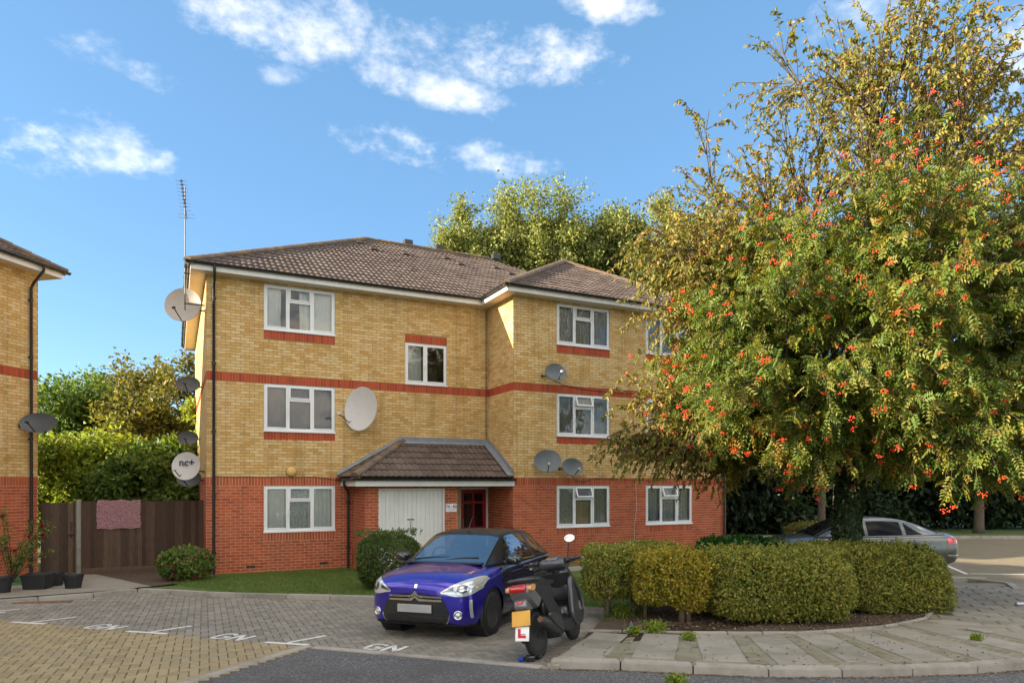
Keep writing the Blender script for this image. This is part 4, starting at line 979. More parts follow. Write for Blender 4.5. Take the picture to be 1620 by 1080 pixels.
# ------------------------------------------------------------------ satellite dishes, aerial, lamp, sign
def dish(label, pos, face, w, h, material, wallpt, arm=(0, -1), group='satellite dishes on the walls', text=None):
    """pos: dish centre (world); face: direction it looks; wallpt: bracket foot on the wall (world)"""
    pos = Vector(pos); f = Vector(face).normalized(); x = Vector((0, 0, 1)).cross(f).normalized(); y = f.cross(x)
    m3 = Matrix((x, y, f)).transposed().to_4x4(); m3.translation = pos
    root = thing('satellite_dish', label, 'satellite dish', Vector(wallpt), 0, group)
    W = Matrix.Translation(-Vector(wallpt)) @ m3
    mb = MB(); rows = []; n = 28; dep = w*.10
    for k in range(7):
        r = k/6; rows.append([W @ Vector((w/2*r*math.cos(2*math.pi*i/n), h/2*r*math.sin(2*math.pi*i/n), dep*(r*r-1))) for i in range(n)])
    mb.grid(rows, wrap=True)
    rows = [[W @ Vector((w/2*s*math.cos(2*math.pi*i/n), h/2*s*math.sin(2*math.pi*i/n), zz)) for i in range(n)] for s, zz in ((1, 0), (1.025, .004), (1.02, -.014), (.97, -.02))]
    mb.grid(rows, wrap=True); mb.build('reflector', M[material], root, smooth=True, autosmooth=50)
    ax, ay = arm; e = Vector((ax*w*.47, ay*h*.49, -.01)); tip = Vector((ax*w*.30, ay*h*.36, w*.62))
    am = MB(); am.tube([W @ Vector((e.x*.5, e.y*.7, -dep-.01)), W @ e, W @ (e.lerp(tip, .5)), W @ tip], .013, 6); am.build('arm', M['dark_metal'], root)
    ln = MB(); d = (Vector((0, 0, -dep))-tip).normalized(); ln.lathe([(.0, -.05), (.028, -.05), (.03, .0), (.022, .02), (.03, .035), (.03, .055), (0, .06)], 10, W @ align(tip, d)); ln.build('receiver', M['dish_white' if material in ('dish_white', 'dish_grey') else 'dark_metal'], root, smooth=True, autosmooth=40)
    br = MB(); bp = W @ Vector((0, -h*.05, -dep-.03)); wp = Vector((0, 0, 0))
    br.tube([bp, bp.lerp(wp, .5)+Vector((0, 0, -.03)), wp], .018, 8); br.lathe([(.07, -.01), (.07, .01)], 10, W @ Matrix.Translation((0, -h*.05, -dep-.01))); br.lathe([(.06, -.006), (.06, .006)], 8, align(wp, bp-wp)); br.build('bracket', M['dark_metal'], root)
    if text:
        me = text_mesh(text, w*.37); me.materials.append(M['ink']); t = link('lettering', me, root); t.matrix_basis = W @ Matrix.Translation((0, h*.13, .004-dep*.9+dep*.25)) @ Matrix.Translation((0, 0, .012))
    return root
def bw(x, y, z): return BW @ Vector((x, y, z))
cams = Vector((.08, -1, .25))
dish('large beige dish bracketed high on the side wall under the eaves', bw(-.52, .55, 6.80), (.10, -1, .16), .86, .86, 'dish_beige', bw(0, .75, 6.75), (0, -1))
dish('dark oval dish on the side wall below the eaves, above the trees', bw(-.36, 3.1, 5.15), (.25, -1, .30), .64, .46, 'dish_dark', bw(0, 3.2, 5.1), (0, -1))
dish('small dark oval dish on the side wall just above the white lettered dish', bw(-.34, 4.9, 3.72), (.25, -1, .30), .60, .44, 'dish_dark', bw(0, 5.0, 3.7), (0, -1))
dish('white round dish lettered nc+ on the side wall above the fence', bw(-.44, .95, 2.76), (.05, -1, .18), .70, .72, 'dish_white', bw(0, 1.1, 2.62), (-.45, -.75), text='nc+')
dish('grey dish half hidden behind the white lettered dish', bw(-.36, 1.7, 2.45), (.1, -1, .3), .62, .46, 'dish_dark', bw(0, 1.8, 2.4), (0, -1))
dish('large white oval dish between the windows of the front wall', bw(3.74, -.42, 4.30), (-.42, -1, .12), 1.0, 1.16, 'dish_white', bw(3.85, 0, 4.2), (-.75, -.62))
dish('single grey oval dish on the upper wing wall below the top window', bw(8.78, -2.06, 5.40), (.28, -1, .32), .62, .50, 'dish_grey', bw(8.55, -1.7, 5.33), (.2, -.9))
dish('wider grey dish of the pair beside the porch roof', bw(8.50, -2.10, 2.93), (.02, -1, .3), .74, .64, 'dish_grey', bw(8.62, -1.7, 2.85), (0, -1))
dish('smaller grey dish of the pair above the ground floor wing window', bw(9.35, -2.02, 2.78), (.34, -1, .3), .62, .50, 'dish_grey', bw(9.1, -1.7, 2.74), (.1, -1))
dish('dark grey oval dish on the downpipe side of the neighbouring wall', NW @ Vector((NL-.38, -.42, 3.78)), (.22, -1, .30), .80, .50, 'dish_dark', NW @ Vector((NL-.5, 0, 3.7)), (-.1, -1))
an = thing('tv_aerial', 'tall thin television aerial on a mast at the roof corner', 'aerial', bw(-.47, .25, 6.6))
def aw(v): return Vector(v)
mb = MB(); mb.tube([(0, 0, 0), (0, 0, 3.05)], .013, 8); mb.build('mast', M['engine'], an)
bd = Vector((-.14, -.42, .22)).normalized(); sd_ = bd.cross(Vector((0, 0, 1))).normalized(); b0 = Vector((.05, .12, 2.45))
b0 = Vector((.05, 0, 2.25)); bd = Vector((-.10, -.12, 1.0)).normalized(); sd_ = Vector((1, .15, 0)).normalized()
mb = MB(); mb.tube([b0, b0+bd*.95], .010, 6); mb.build('boom', M['dark_metal'], an)
for k in range(11):
    c = b0+bd*(.03+k*.088); mb = MB(); w = .13 if k > 1 else .2; mb.tube([c-sd_*w, c+sd_*w], .0045, 5); mb.build('element', M['metal'], an)
    if k > 2: mb = MB(); mb.rbox(-.04, .04, -.015, .015, -.012, .012, .004, M=Matrix.Translation(c)); mb.build('clip', M['dark_metal'], an)
for zz in (.15, .9):
    mb = MB(); mb.box(-.02, .45, -.015, .015, zz, zz+.03, M=Matrix.Rotation(ROTB, 4, 'Z')); mb.build('bracket', M['dark_metal'], an)
lamp = thing('wall_lamp', 'round amber bulkhead lamp on the front wall above the window', 'lamp', bw(2.02, 0, 2.62))
mb = MB(); RL = Matrix.Rotation(ROTB, 4, 'Z') @ Matrix.Rotation(math.pi/2, 4, 'X'); mb.lathe([(.0, 0), (.135, 0), (.135, .03), (0, .031)], 20, RL); mb.build('base', M['black_plastic'], lamp)
mb = MB(); mb.lathe([(.128, .03), (.13, .05), (.115, .085), (.07, .105), (0, .11)], 20, RL); mb.build('cover', M['lamp_cover'], lamp, smooth=True)
sg = thing('sign', 'white door number plate reading 74 - 82 on the brick pier', 'sign', bw(5.93, -1.41, 1.66), ROTB)
mb = MB(); mb.rbox(-.155, .155, -.012, 0.008, -.11, .11, .004); mb.build('plate', M['sign'], sg)
me = text_mesh('74 - 82', .105); me.materials.append(M['black_ink']); t = link('lettering', me, sg); t.matrix_basis = Matrix.Translation((0, -.0145, .03)) @ Matrix.Rotation(math.pi/2, 4, 'X')
for k, (x0, x1) in enumerate(((-.12, .12), (-.1, .1))):
    mb = MB(); mb.box(x0, x1, -.0135, -.012, -.035-k*.03, -.028-k*.03); mb.build('small_print', M['dish_beige'], sg)
# cables on the walls
def cable(label, pts, r=.007, m='cable'):
    mb = MB(); mb.tube([bw(*p) for p in pts], r, 5); o = mb.build('cable', M[m]); tag(o, label, 'cable'); return o
cable('black cable sagging along the red brick band on the front wall', [(.2+i*.22, -.012, 2.49-.02*math.sin(i*.9)**2) for i in range(12)]+[(2.95, -.012, 2.44), (3.2, -.012, 2.40)])
cable('black cable running from the upper wing dish along the red band', [(8.8, -1.712, 5.3), (9.2, -1.712, 5.12), (9.9, -1.712, 5.03), (11, -1.712, 5.0), (13, -1.712, 4.98)])
cable('black cable looping from the lower pair of dishes along the wing', [(9.4, -1.712, 2.7), (9.6, -1.712, 2.42), (9.9, -1.712, 2.36), (10.3, -1.712, 2.46), (11, -1.712, 2.44), (12.4, -1.712, 2.4)])
cable('pale cable dropping down the red wing wall between the windows', [(11.75, -1.712, 2.3), (11.78, -1.712, 1.6), (11.70, -1.712, 1.0), (11.72, -1.712, .2)], .008, 'pale_cable')
# ------------------------------------------------------------------ vehicles
def cr(A, n, wrap=False):
    """Catmull-Rom upsample along axis 0"""
    A = np.asarray(A, float); m = len(A); out = []
    segs = m if wrap else m-1
    for i in range(segs):
        p1, p2 = A[i], A[(i+1) % m]
        p0 = A[i-1] if (i > 0 or wrap) else 2*p1-p2
        p3 = A[(i+2) % m] if (i+2 < m or wrap) else 2*p2-p1
        for t in np.arange(n)/n:
            out.append(.5*((2*p1)+(-p0+p2)*t+(2*p0-5*p1+4*p2-p3)*t*t+(-p0+3*p1-3*p2+p3)*t**3))
    if not wrap: out.append(A[-1])
    return np.array(out)
def wheel(root, x, y, r, w, side, rim_r, spokes, rimm, name='wheel'):
    Mx = Matrix.Translation((x, y, r)) @ Matrix.Rotation(-side*math.pi/2, 4, 'X')      # local z points outward
    ty = MB(); h = w/2
    ty.lathe([(rim_r, -h*.9), (r*.9, -h), (r*.985, -h*.8), (r, -h*.45), (r, -h*.1), (r-.008, -h*.08), (r-.008, h*.08), (r, h*.1), (r, h*.45), (r*.985, h*.8), (r*.9, h), (rim_r, h*.9), (rim_r-.015, h*.5), (rim_r-.015, -h*.5)], 40, Mx, close=True)
    hub = bpy.data.objects.new(name, None); COL.objects.link(hub); hub.parent = root
    ty.build('tyre', M['tyre'], hub, smooth=True, autosmooth=50)
    rm = MB(); rm.lathe([(rim_r+.004, h*.88), (rim_r-.015, h*.9), (rim_r-.03, h*.6), (rim_r-.035, -h*.4), (.05, -h*.45)], 32, Mx)
    rm.lathe([(.0, h*.72), (.035, h*.72), (.05, h*.62), (.055, h*.2)], 16, Mx)
    for k in range(spokes):
        a = 2*math.pi*k/spokes
        m = Mx @ Matrix.Rotation(a, 4, 'Z'); rm.rbox(.03, rim_r-.02, -.018, .018, h*.35, h*.68, .006, M=m)
    rm.build('rim', M[rimm], hub, smooth=True, autosmooth=40)
    return hub
class Car:
    def __init__(self, root, low, up, axles, arch_r, ns=8, nk=7):
        self.root = root
        C = []
        for x, W, zb, zs, zt in low:
            h = [(0, zb), (.80*W, zb), (.955*W, zb+.11*(zs-zb)), (1.0*W, zb+.42*(zs-zb)), (.99*W, zb+.72*(zs-zb)), (.955*W, zs-.02), (.78*W, zs+(zt-zs)*.52), (.4*W, zs+(zt-zs)*.93), (0, zt)]
            ring = [(x, y, z) for y, z in h]+[(x, -y, z) for y, z in h[-2:0:-1]]; C.append(ring)
        A = cr(np.array(C), ns); B = cr(A.transpose(1, 0, 2), nk, True).transpose(1, 0, 2)
        self.B = B; n, k = B.shape[:2]
        V = B.reshape(-1, 3).copy()
        F = []
        for i in range(n-1):
            for j in range(k): F.append((i*k+j, (i+1)*k+j, (i+1)*k+(j+1) % k, i*k+(j+1) % k))
        F.append(tuple(range(k))); F.append(tuple((n-1)*k+j for j in range(k-1, -1, -1)))
        keep = []
        def ad(p): return min(math.hypot(p[0]-ax, p[2]-arch_r*.86) for ax in axles)
        for f in F:
            c = V[list(f)].mean(0)
            if len(f) == 4 and abs(c[1]) > .45 and ad(c) < arch_r and c[2] < arch_r*2: continue
            keep.append(f)
        for f in keep:
            if len(f) != 4: continue
            for i in f:
                p = V[i]
                if abs(p[1]) > .45 and p[2] < arch_r*2:
                    for ax in axles:
                        dx, dz = p[0]-ax, p[2]-arch_r*.86; d = math.hypot(dx, dz)
                        if 1e-6 < d < arch_r: V[i, 0] = ax+dx/d*arch_r; V[i, 2] = arch_r*.86+dz/d*arch_r
        self.V, self.F = V, keep
        self.bvh = BVHTree.FromPolygons([Vector(p) for p in V], keep)
        U = []
        for x, Wb, zb, Wt, zt in up:
            h = [(Wb, zb-.03), (Wb*.985+Wt*.015, zb+.02), (Wb*.5+Wt*.5+.012, (zb+zt-.05)/2), (Wt+.012, zt-.075), (Wt*.93, zt-.03), (Wt*.6, zt-.006), (0, zt)]
            U.append([(x, y, z) for y, z in h]+[(x, -y, z) for y, z in h[-2::-1]])
        A = cr(np.array(U), 10); self.U = cr(A.transpose(1, 0, 2), 6).transpose(1, 0, 2)
    def split_lower(self, rules, default):
        """rules: list of (name, material, test(centre, normal_y_abs))"""
        parts = {}
        for f in self.F:
            c = self.V[list(f)].mean(0); key = default
            for r in rules:
                if r[2](c): key = r[:2]; break
            parts.setdefault(key, []).append(f)
        obs = {}
        for (nm, m), fs in parts.items():
            mb = MB(); ids = {}; vs = []; ff = []
            for f in fs:
                q = []
                for i in f:
                    if i not in ids: ids[i] = len(vs); vs.append(tuple(self.V[i]))
                    q.append(ids[i])
                ff.append(q)
            mb.add(vs, ff); obs[nm] = mb.build(nm, M[m], self.root, smooth=True, autosmooth=40)
        return obs
    def split_upper(self, fn):
        n, k = self.U.shape[:2]; parts = {}
        for i in range(n-1):
            for j in range(k-1):
                c = (self.U[i, j]+self.U[i+1, j+1])/2; nm_ = fn(c, j/(k-1), i/(n-1)); parts.setdefault(nm_+(('L' if c[1] > 0 else 'R') if 'ide' in nm_[0] or 'quarter' in nm_[0] or 'front_w' in nm_[0] else '',), []).append((i, j))
        for (nm, m, _), cells in parts.items():
            mb = MB(); ids = {}; vs = []; ff = []
            for i, j in cells:
                q = []
                for a, b in ((i, j), (i, j+1), (i+1, j+1), (i+1, j)):
                    if (a, b) not in ids: ids[(a, b)] = len(vs); vs.append(tuple(self.U[a, b]))
                    q.append(ids[(a, b)])
                ff.append(q)
            mb.add(vs, ff); mb.build(nm, M[m], self.root, smooth=True)
    def patch(self, name, m, top, bot, off=.006, nu=16, nv=5, parent=None, dirn=(-1, 0, 0), thick=0):
        """surface patch between two curves given in (y,z), laid on the bodywork"""
        top = cr(np.array(top), 6); bot = cr(np.array(bot), 6); d = Vector(dirn); rows = []
        for v in range(nv+1):
            row = []
            for u in range(nu+1):
                t = u/nu; a = top[int(t*(len(top)-1))]; b = bot[int(t*(len(bot)-1))]; p = a+(b-a)*v/nv
                o = Vector((0, p[0], p[1]))-d*4
                h, nrm, _, _ = self.bvh.ray_cast(o, d)
                if h is None: h = Vector((1.6, p[0], p[1])); nrm = -d
                if nrm.dot(d) > 0: nrm = -nrm
                row.append(h+nrm*off)
            rows.append(row)
        mb = MB(); mb.grid(rows)
        return mb.build(name, M[m], parent or self.root, smooth=True)
# ---- the purple hatchback
fwd = math.atan2(-.935, -.354)
CARS = 0.965
car = thing('parked_car', 'glossy purple hatchback with black roof parked in a bay before the porch', 'car', (-.60, 10.75, gz(10.75)-.03), fwd, 'cars parked around the flats')
car.scale = (CARS,)*3; car.rotation_euler = (Matrix.Rotation(-.034, 3, 'X') @ Matrix.Rotation(fwd, 3, 'Z')).to_euler()
low = [(1.975, .14, .42, .56, .60), (1.967, .42, .33, .63, .70), (1.94, .58, .26, .69, .765), (1.88, .69, .21, .735, .825), (1.76, .775, .19, .775, .885), (1.55, .825, .18, .815, .935), (1.2, .85, .18, .865, .985), (.95, .855, .18, .90, 1.01),
       (.6, .857, .18, .925, 1.01), (0, .857, .18, .945, 1.0), (-.6, .857, .18, .965, 1.0), (-1.2, .855, .19, .98, 1.0), (-1.6, .835, .22, .97, 1.0), (-1.85, .775, .28, .93, .97), (-1.94, .66, .36, .85, .92), (-1.97, .3, .5, .7, .75)]
up = [(1.10, .69, .955, .655, .992), (.88, .735, .96, .64, 1.11), (.6, .765, .965, .615, 1.255), (.32, .785, .97, .59, 1.385), (.1, .795, .975, .575, 1.435), (-.4, .80, .985, .565, 1.46), (-.9, .80, .99, .555, 1.435), (-1.3, .79, .99, .54, 1.365), (-1.6, .745, .985, .515, 1.23), (-1.86, .67, .965, .5, 1.0)]
c = Car(car, low, up, (1.2, -1.26), .362)
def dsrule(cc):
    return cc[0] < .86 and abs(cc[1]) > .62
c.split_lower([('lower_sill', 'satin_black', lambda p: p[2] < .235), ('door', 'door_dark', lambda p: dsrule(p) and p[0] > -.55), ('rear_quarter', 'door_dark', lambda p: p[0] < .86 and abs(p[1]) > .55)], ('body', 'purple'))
def dsup(p, k, s):
    x, y, z = p; a = abs(y)
    top = .30 <= k <= .70
    if top and .34 < x: return ('windscreen', 'car_glass')
    if not top and -.62 < x < .66 and .03 < k < .97 and z > 1.0 and (.05 < k < .24 or .76 < k < .95) and x < .62-(z-1.0)*1.05: return ('side_window', 'car_glass')
    if not top and -1.35 < x < -.72 and z > 1.03 and (.06 < k < .24 or .76 < k < .94): return ('quarter_window', 'car_glass')
    if top and x < -1.36: return ('rear_window', 'car_glass')
    return ('roof', 'roof_black')
c.split_upper(dsup)
for s in (1, -1):
    wheel(car, 1.2, s*.735, .31, .20, s, .215, 10, 'rim'); wheel(car, -1.26, s*.735, .31, .20, s, .215, 10, 'rim')
    for ax in (1.2, -1.26):
        ar = MB(); ar.tube([(ax+.355*math.cos(t), s*.80, .31+.355*math.sin(t)) for t in [math.pi*(-.12+1.24*k/16) for k in range(17)]], .03, 6)
        ar.build('arch_liner', M['satin_black'], car)
    for ax in (1.2, -1.26): inn = MB(); inn.lathe([(.36, 0), (.36, .3), (0, .3)], 24, Matrix.Translation((ax, s*.82, .31)) @ Matrix.Rotation(s*math.pi/2, 4, 'X')); inn.build('wheel_well', M['satin_black'], car)
    hl = c.patch('headlight', 'lamp_glass', [(s*.385, .668), (s*.50, .74), (s*.65, .815), (s*.77, .85), (s*.818, .81)], [(s*.385, .648), (s*.46, .640), (s*.60, .612), (s*.74, .628), (s*.815, .70)], .010, 18, 7)
    c.patch('lens_bowl', 'lamp_inner', [(s*.60, .735), (s*.655, .765), (s*.71, .745)], [(s*.60, .68), (s*.655, .655), (s*.71, .68)], .014, 10, 5, hl)
    c.patch('lens_bowl', 'chrome', [(s*.63, .725), (s*.655, .737), (s*.68, .725)], [(s*.63, .69), (s*.655, .68), (s*.68, .69)], .018, 8, 4, hl)
    c.patch('lens_trim', 'lamp_inner', [(s*.40, .672), (s*.47, .70), (s*.55, .735)], [(s*.40, .662), (s*.47, .672), (s*.55, .69)], .014, 8, 3, hl)
    fo, nrm, _, _ = c.bvh.ray_cast(Vector((4, s*.62, .365)), Vector((-1, 0, 0)))
    fb_ = MB(); fm = align(fo, Vector((1, s*.35, 0))); fb_.lathe([(.062, -.02), (.062, .008), (.05, .014), (.045, .0), (0, .002)], 20, fm); fg = fb_.build('fog_light', M['chrome'], car, smooth=True)
    fb_ = MB(); fb_.lathe([(.043, .003), (.03, .014), (0, .018)], 16, fm); fb_.build('lens', M['lamp_glass'], fg, smooth=True)
    c.patch('daytime_light', 'lamp_glass', [(s*.735, .56), (s*.752, .57), (s*.765, .56)], [(s*.745, .33), (s*.757, .32), (s*.77, .33)], .008, 4, 8)
    # mirror
    mm = MB(); mm.rbox(-.09, .10, -.10, .12, -.075, .07, .045, M=Matrix.Translation((.66, s*.94, 1.035))); mr_ = mm.build('wing_mirror', M['gloss_black'], car, smooth=True, autosmooth=60)
    a_ = MB(); a_.tube([(.68, s*.80, .985), (.67, s*.87, 1.0)], .03, 8); a_.build('mirror_arm', M['satin_black'], mr_)
    hd = MB(); hd.tube([(-.28, s*.862, .80), (-.30, s*.885, .805), (-.46, s*.885, .815), (-.48, s*.862, .82)], .013, 6); hd.build('door_handle', M['chrome'], car)
    bt = MB(); bt.tube([(.62-i*.12, s*(.787+.014*(i/8)), .985+.006*i/8) for i in range(12)], .009, 5); bt.build('belt_trim', M['chrome'], car)
    sk = MB(); sk.tube([(.84, s*.853, .60), (.78, s*.866, .6)], .012, 6); sk.build('side_repeater', M['chrome'], car)
    bl = MB(); bl.tube([(.86, s*.855, .25), (.87, s*.861, .5), (.88, s*.852, .75), (.90, s*.83, .90)], .003, 4); bl.build('door_gap', M['satin_black'], car)
    c.patch('bonnet_gap', 'satin_black', [(s*.66, .872), (s*.70, .80), (s*.60, .765)], [(s*.666, .872), (s*.706, .80), (s*.60, .759)], .003, 8, 1)
gr = c.patch('grille', 'gloss_black', [(-.455, .50), (-.40, .552), (0, .57), (.40, .552), (.455, .50)], [(-.51, .37), (-.43, .25), (0, .235), (.43, .25), (.51, .37)], .006, 24, 8)
for k in range(7):
    z = .285+k*.022; n = 19
    for i in range(-n, n+1):
        pass
mesh_g = MB()
for r in range(6):
    for i in range(-15, 16):
        y, z = (i+(r % 2)*.5)*.028, .262+r*.021
        if abs(y) > .41+.1*min(1, (z-.27)/.12): continue
        h, nrm, _, _ = c.bvh.ray_cast(Vector((4, y, z)), Vector((-1, 0, 0)))
        if h is None: continue
        h = h+Vector((.008, 0, 0)); R_ = .012
        mesh_g.tube([h+Vector((0, R_*math.cos(t), R_*.8*math.sin(t))) for t in [math.pi*q/3 for q in range(7)]], .0022, 3, cap=False)
mesh_g.build('honeycomb', M['satin_black'], gr, kind='stuff')
c.patch('grille_surround', 'chrome', [(-.51, .37), (-.43, .25), (0, .235), (.43, .25), (.51, .37)], [(-.52, .37), (-.438, .238), (0, .223), (.438, .238), (.52, .37)], .008, 24, 1)
def chev(z0, dz, m, off): return c.patch('chevron_bar', m, [(-.40, z0+dz), (-.15, z0+dz+.004), (-.055, z0+dz+.012), (0, z0+dz+.058), (.055, z0+dz+.012), (.15, z0+dz+.004), (.40, z0+dz)], [(-.405, z0), (-.15, z0), (-.06, z0), (0, z0+.036), (.06, z0), (.15, z0), (.405, z0)], off, 40, 2)
chev(.588, .024, 'chrome', .016); chev(.541, .024, 'chrome', .016)
c.patch('grille_band', 'satin_black', [(-.40, .606), (0, .64), (.40, .606)], [(-.40, .545), (0, .56), (.40, .545)], .0085, 20, 2)
pm_ = MB(); pm_.rbox(-.26, .26, -.006, .006, -.055, .055, .004, M=Matrix.Translation((2.0, 0, .44)) @ Matrix.Rotation(math.pi/2, 4, 'Z')); pm_.build('number_plate', M['blank_plate'], car)
h, nrm, _, _ = c.bvh.ray_cast(Vector((4, 0, .735)), Vector((-1, 0, 0)))
em = MB(); em.rbox(-.022, .022, -.03, .03, -.004, .008, .004, M=align(h, nrm)); em.build('bonnet_badge', M['chrome'], car)
c.patch('lower_lip', 'satin_black', [(-.62, .252), (0, .243), (.62, .252)], [(-.60, .215), (0, .20), (.60, .215)], .012, 20, 2)
for y0, y1 in ((-.55, .02), (.0, .50)):
    wp = MB(); wp.tube([(1.02, y0, 1.03), (.98, (y0+y1)/2, 1.06), (.955, y1, 1.068)], .008, 5); wp.build('wiper', M['satin_black'], car)
cw = MB(); cw.rbox(.98, 1.14, -.62, .62, .975, 1.005, .01); cw.build('cowl', M['satin_black'], car)
at = MB(); at.tube([(.22, 0, 1.42), (.17, 0, 1.52), (.06, 0, 1.66)], [.014, .007, .004], 6); at.build('roof_aerial', M['satin_black'], car)
cab = MB(); cab.rbox(-1.5, .9, -.52, .52, .5, .96, .1); cab.build('cabin', M['satin_black'], car)
for y in (-.36, .36):
    q = MB(); q.rbox(-.32, -.16, y-.22, y+.22, .85, 1.17, .06); st_ = q.build('seat', M['seat_cloth'], car, smooth=True, autosmooth=50); q = MB(); q.rbox(-.30, -.20, y-.12, y+.12, 1.19, 1.34, .04); q.build('headrest', M['seat_cloth'], st_, smooth=True, autosmooth=50)
q = MB(); q.tube([(.42+.04*math.sin(t), -.36+.18*math.cos(t), 1.03+.15*math.sin(t)) for t in [2*math.pi*k/20 for k in range(21)]], .014, 6); q.build('steering_wheel', M['satin_black'], car, smooth=True)
q = MB(); q.rbox(.50, .95, -.64, .64, .97, 1.03, .025); q.build('dashboard', M['seat_cloth'], car)
q = MB(); q.rbox(.36, .40, -.11, .11, 1.27, 1.33, .015); q.build('rear_view_mirror', M['satin_black'], car)

# ---- the silver saloon behind the laurel hedge
sal = thing('parked_car', 'silver grey saloon car standing behind the laurel hedge and ivy trunk', 'car', (9.10, 18.3, gz(18.3)-.03), math.pi-.03, 'cars parked around the flats')
low = [(2.385, .2, .45, .60, .64), (2.36, .55, .32, .66, .73), (2.30, .72, .25, .71, .79), (2.15, .82, .21, .76, .86), (1.8, .88, .19, .83, .94), (1.2, .905, .19, .90, 1.0), (.6, .91, .19, .93, 1.01), (0, .91, .19, .95, 1.0), (-.8, .91, .19, .975, 1.02), (-1.4, .905, .20, .99, 1.06), (-1.9, .885, .24, .985, 1.085), (-2.2, .84, .30, .96, 1.085), (-2.32, .77, .36, .90, 1.06), (-2.37, .68, .42, .84, .98), (-2.385, .3, .5, .7, .8)]
up = [(1.25, .74, .96, .70, 1.0), (1.0, .79, .965, .68, 1.12), (.65, .82, .97, .65, 1.29), (.3, .835, .975, .625, 1.42), (0, .84, .98, .61, 1.46), (-.5, .845, .99, .605, 1.47), (-1.0, .84, 1.0, .595, 1.42), (-1.4, .825, 1.015, .585, 1.31), (-1.75, .79, 1.03, .57, 1.17), (-2.0, .74, 1.03, .56, 1.085)]
c2 = Car(sal, low, up, (1.42, -1.29), .372)
c2.split_lower([('lower_sill', 'satin_black', lambda p: p[2] < .26)], ('body', 'silver_grey'))
def psup(p, k, s):
    x, y, z = p; top = .29 <= k <= .71
    side = (.07 < k < .235 or .765 < k < .93)
    if top and x > .36: return ('windscreen', 'dark_reflect_glass')
    if top and x < -1.12: return ('rear_window', 'dark_reflect_glass')
    if side and .02 < x < .92-(z-1.0)*1.2: return ('front_window', 'dark_reflect_glass')
    if side and -.92 < x < -.04: return ('rear_side_window', 'dark_reflect_glass')
    if side and -1.42+(z-1.03)*1.35 < x < -.98: return ('quarter_window', 'dark_reflect_glass')
    return ('roof', 'silver_grey')
c2.split_upper(psup)
for s in (1, -1):
    wheel(sal, 1.42, s*.79, .325, .215, s, .225, 7, 'alu'); wheel(sal, -1.29, s*.79, .325, .215, s, .225, 7, 'alu')
    for ax in (1.42, -1.29): inn = MB(); inn.lathe([(.37, 0), (.37, .3), (0, .3)], 24, Matrix.Translation((ax, s*.87, .325)) @ Matrix.Rotation(s*math.pi/2, 4, 'X')); inn.build('wheel_well', M['satin_black'], sal)
    # rear lamps wrap the corner
    def rl(nm, m, z0, z1, x0, off):
        rows = []
        for v in range(4):
            z = z0+(z1-z0)*v/3; row = []
            for u in range(11):
                t = u/10; ang = math.radians(-8+ 98*t)
                d = Vector((math.cos(ang), -s*math.sin(ang), 0)); o = Vector((-2.02-x0*0, s*.62, z))-d*1.2
                h, nrm, _, _ = c2.bvh.ray_cast(o, d)
                if h is None: h = o+d*.85; nrm = -d
                if nrm.dot(d) > 0: nrm = -nrm
                row.append(h+nrm*off)
            rows.append(row)
        mb = MB(); mb.grid(rows); return mb.build(nm, M[m], sal, smooth=True)
    tl = rl('tail_light', 'red_lens', .80, .945, 0, .008)
    hl = c2.patch('headlight', 'lamp_glass', [(s*.5, .73), (s*.65, .76), (s*.80, .80)], [(s*.5, .64), (s*.65, .62), (s*.80, .66)], .008, 10, 4)
    mm = MB(); mm.rbox(-.08, .09, -.09, .11, -.06, .07, .04, M=Matrix.Translation((.78, s*.98, 1.04))); mm.build('wing_mirror', M['silver_grey'], sal, smooth=True, autosmooth=60)
    bt = MB(); bt.tube([(.98-i*.2, s*(.80+.012*math.sin(i/12*3.1)), .995+.003*i) for i in range(13)], .009, 5); bt.build('belt_trim', M['chrome'], sal)
    bs = MB(); bs.tube([(1.0-.01*i, s*.922, .60) for i in range(2)]+[(-.9, s*.925, .62)], .012, 5); bs.build('side_strip', M['chrome'], sal)
    for x in (-.2, -1.15):
        hd = MB(); hd.tube([(x, s*.905, .84), (x-.02, s*.935, .842), (x-.16, s*.935, .85), (x-.18, s*.905, .85)], .013, 6); hd.build('door_handle', M['silver_grey'], sal)
    bp_ = MB(); bp_.tube([(-2.41, s*.02, .50), (-2.40, s*.5, .50), (-2.31, s*.78, .50), (-2.0, s*.90, .505)], .02, 6); bp_.build('bumper_strip', M['chrome'], sal)
cab = MB(); cab.rbox(-1.6, 1.0, -.6, .6, .5, .97, .1); cab.build('cabin', M['satin_black'], sal)
sr = MB(); sr.rbox(-.05, .32, -.42, .42, 1.462, 1.478, .006); sr.build('sunroof', M['lamp_glass'], sal)

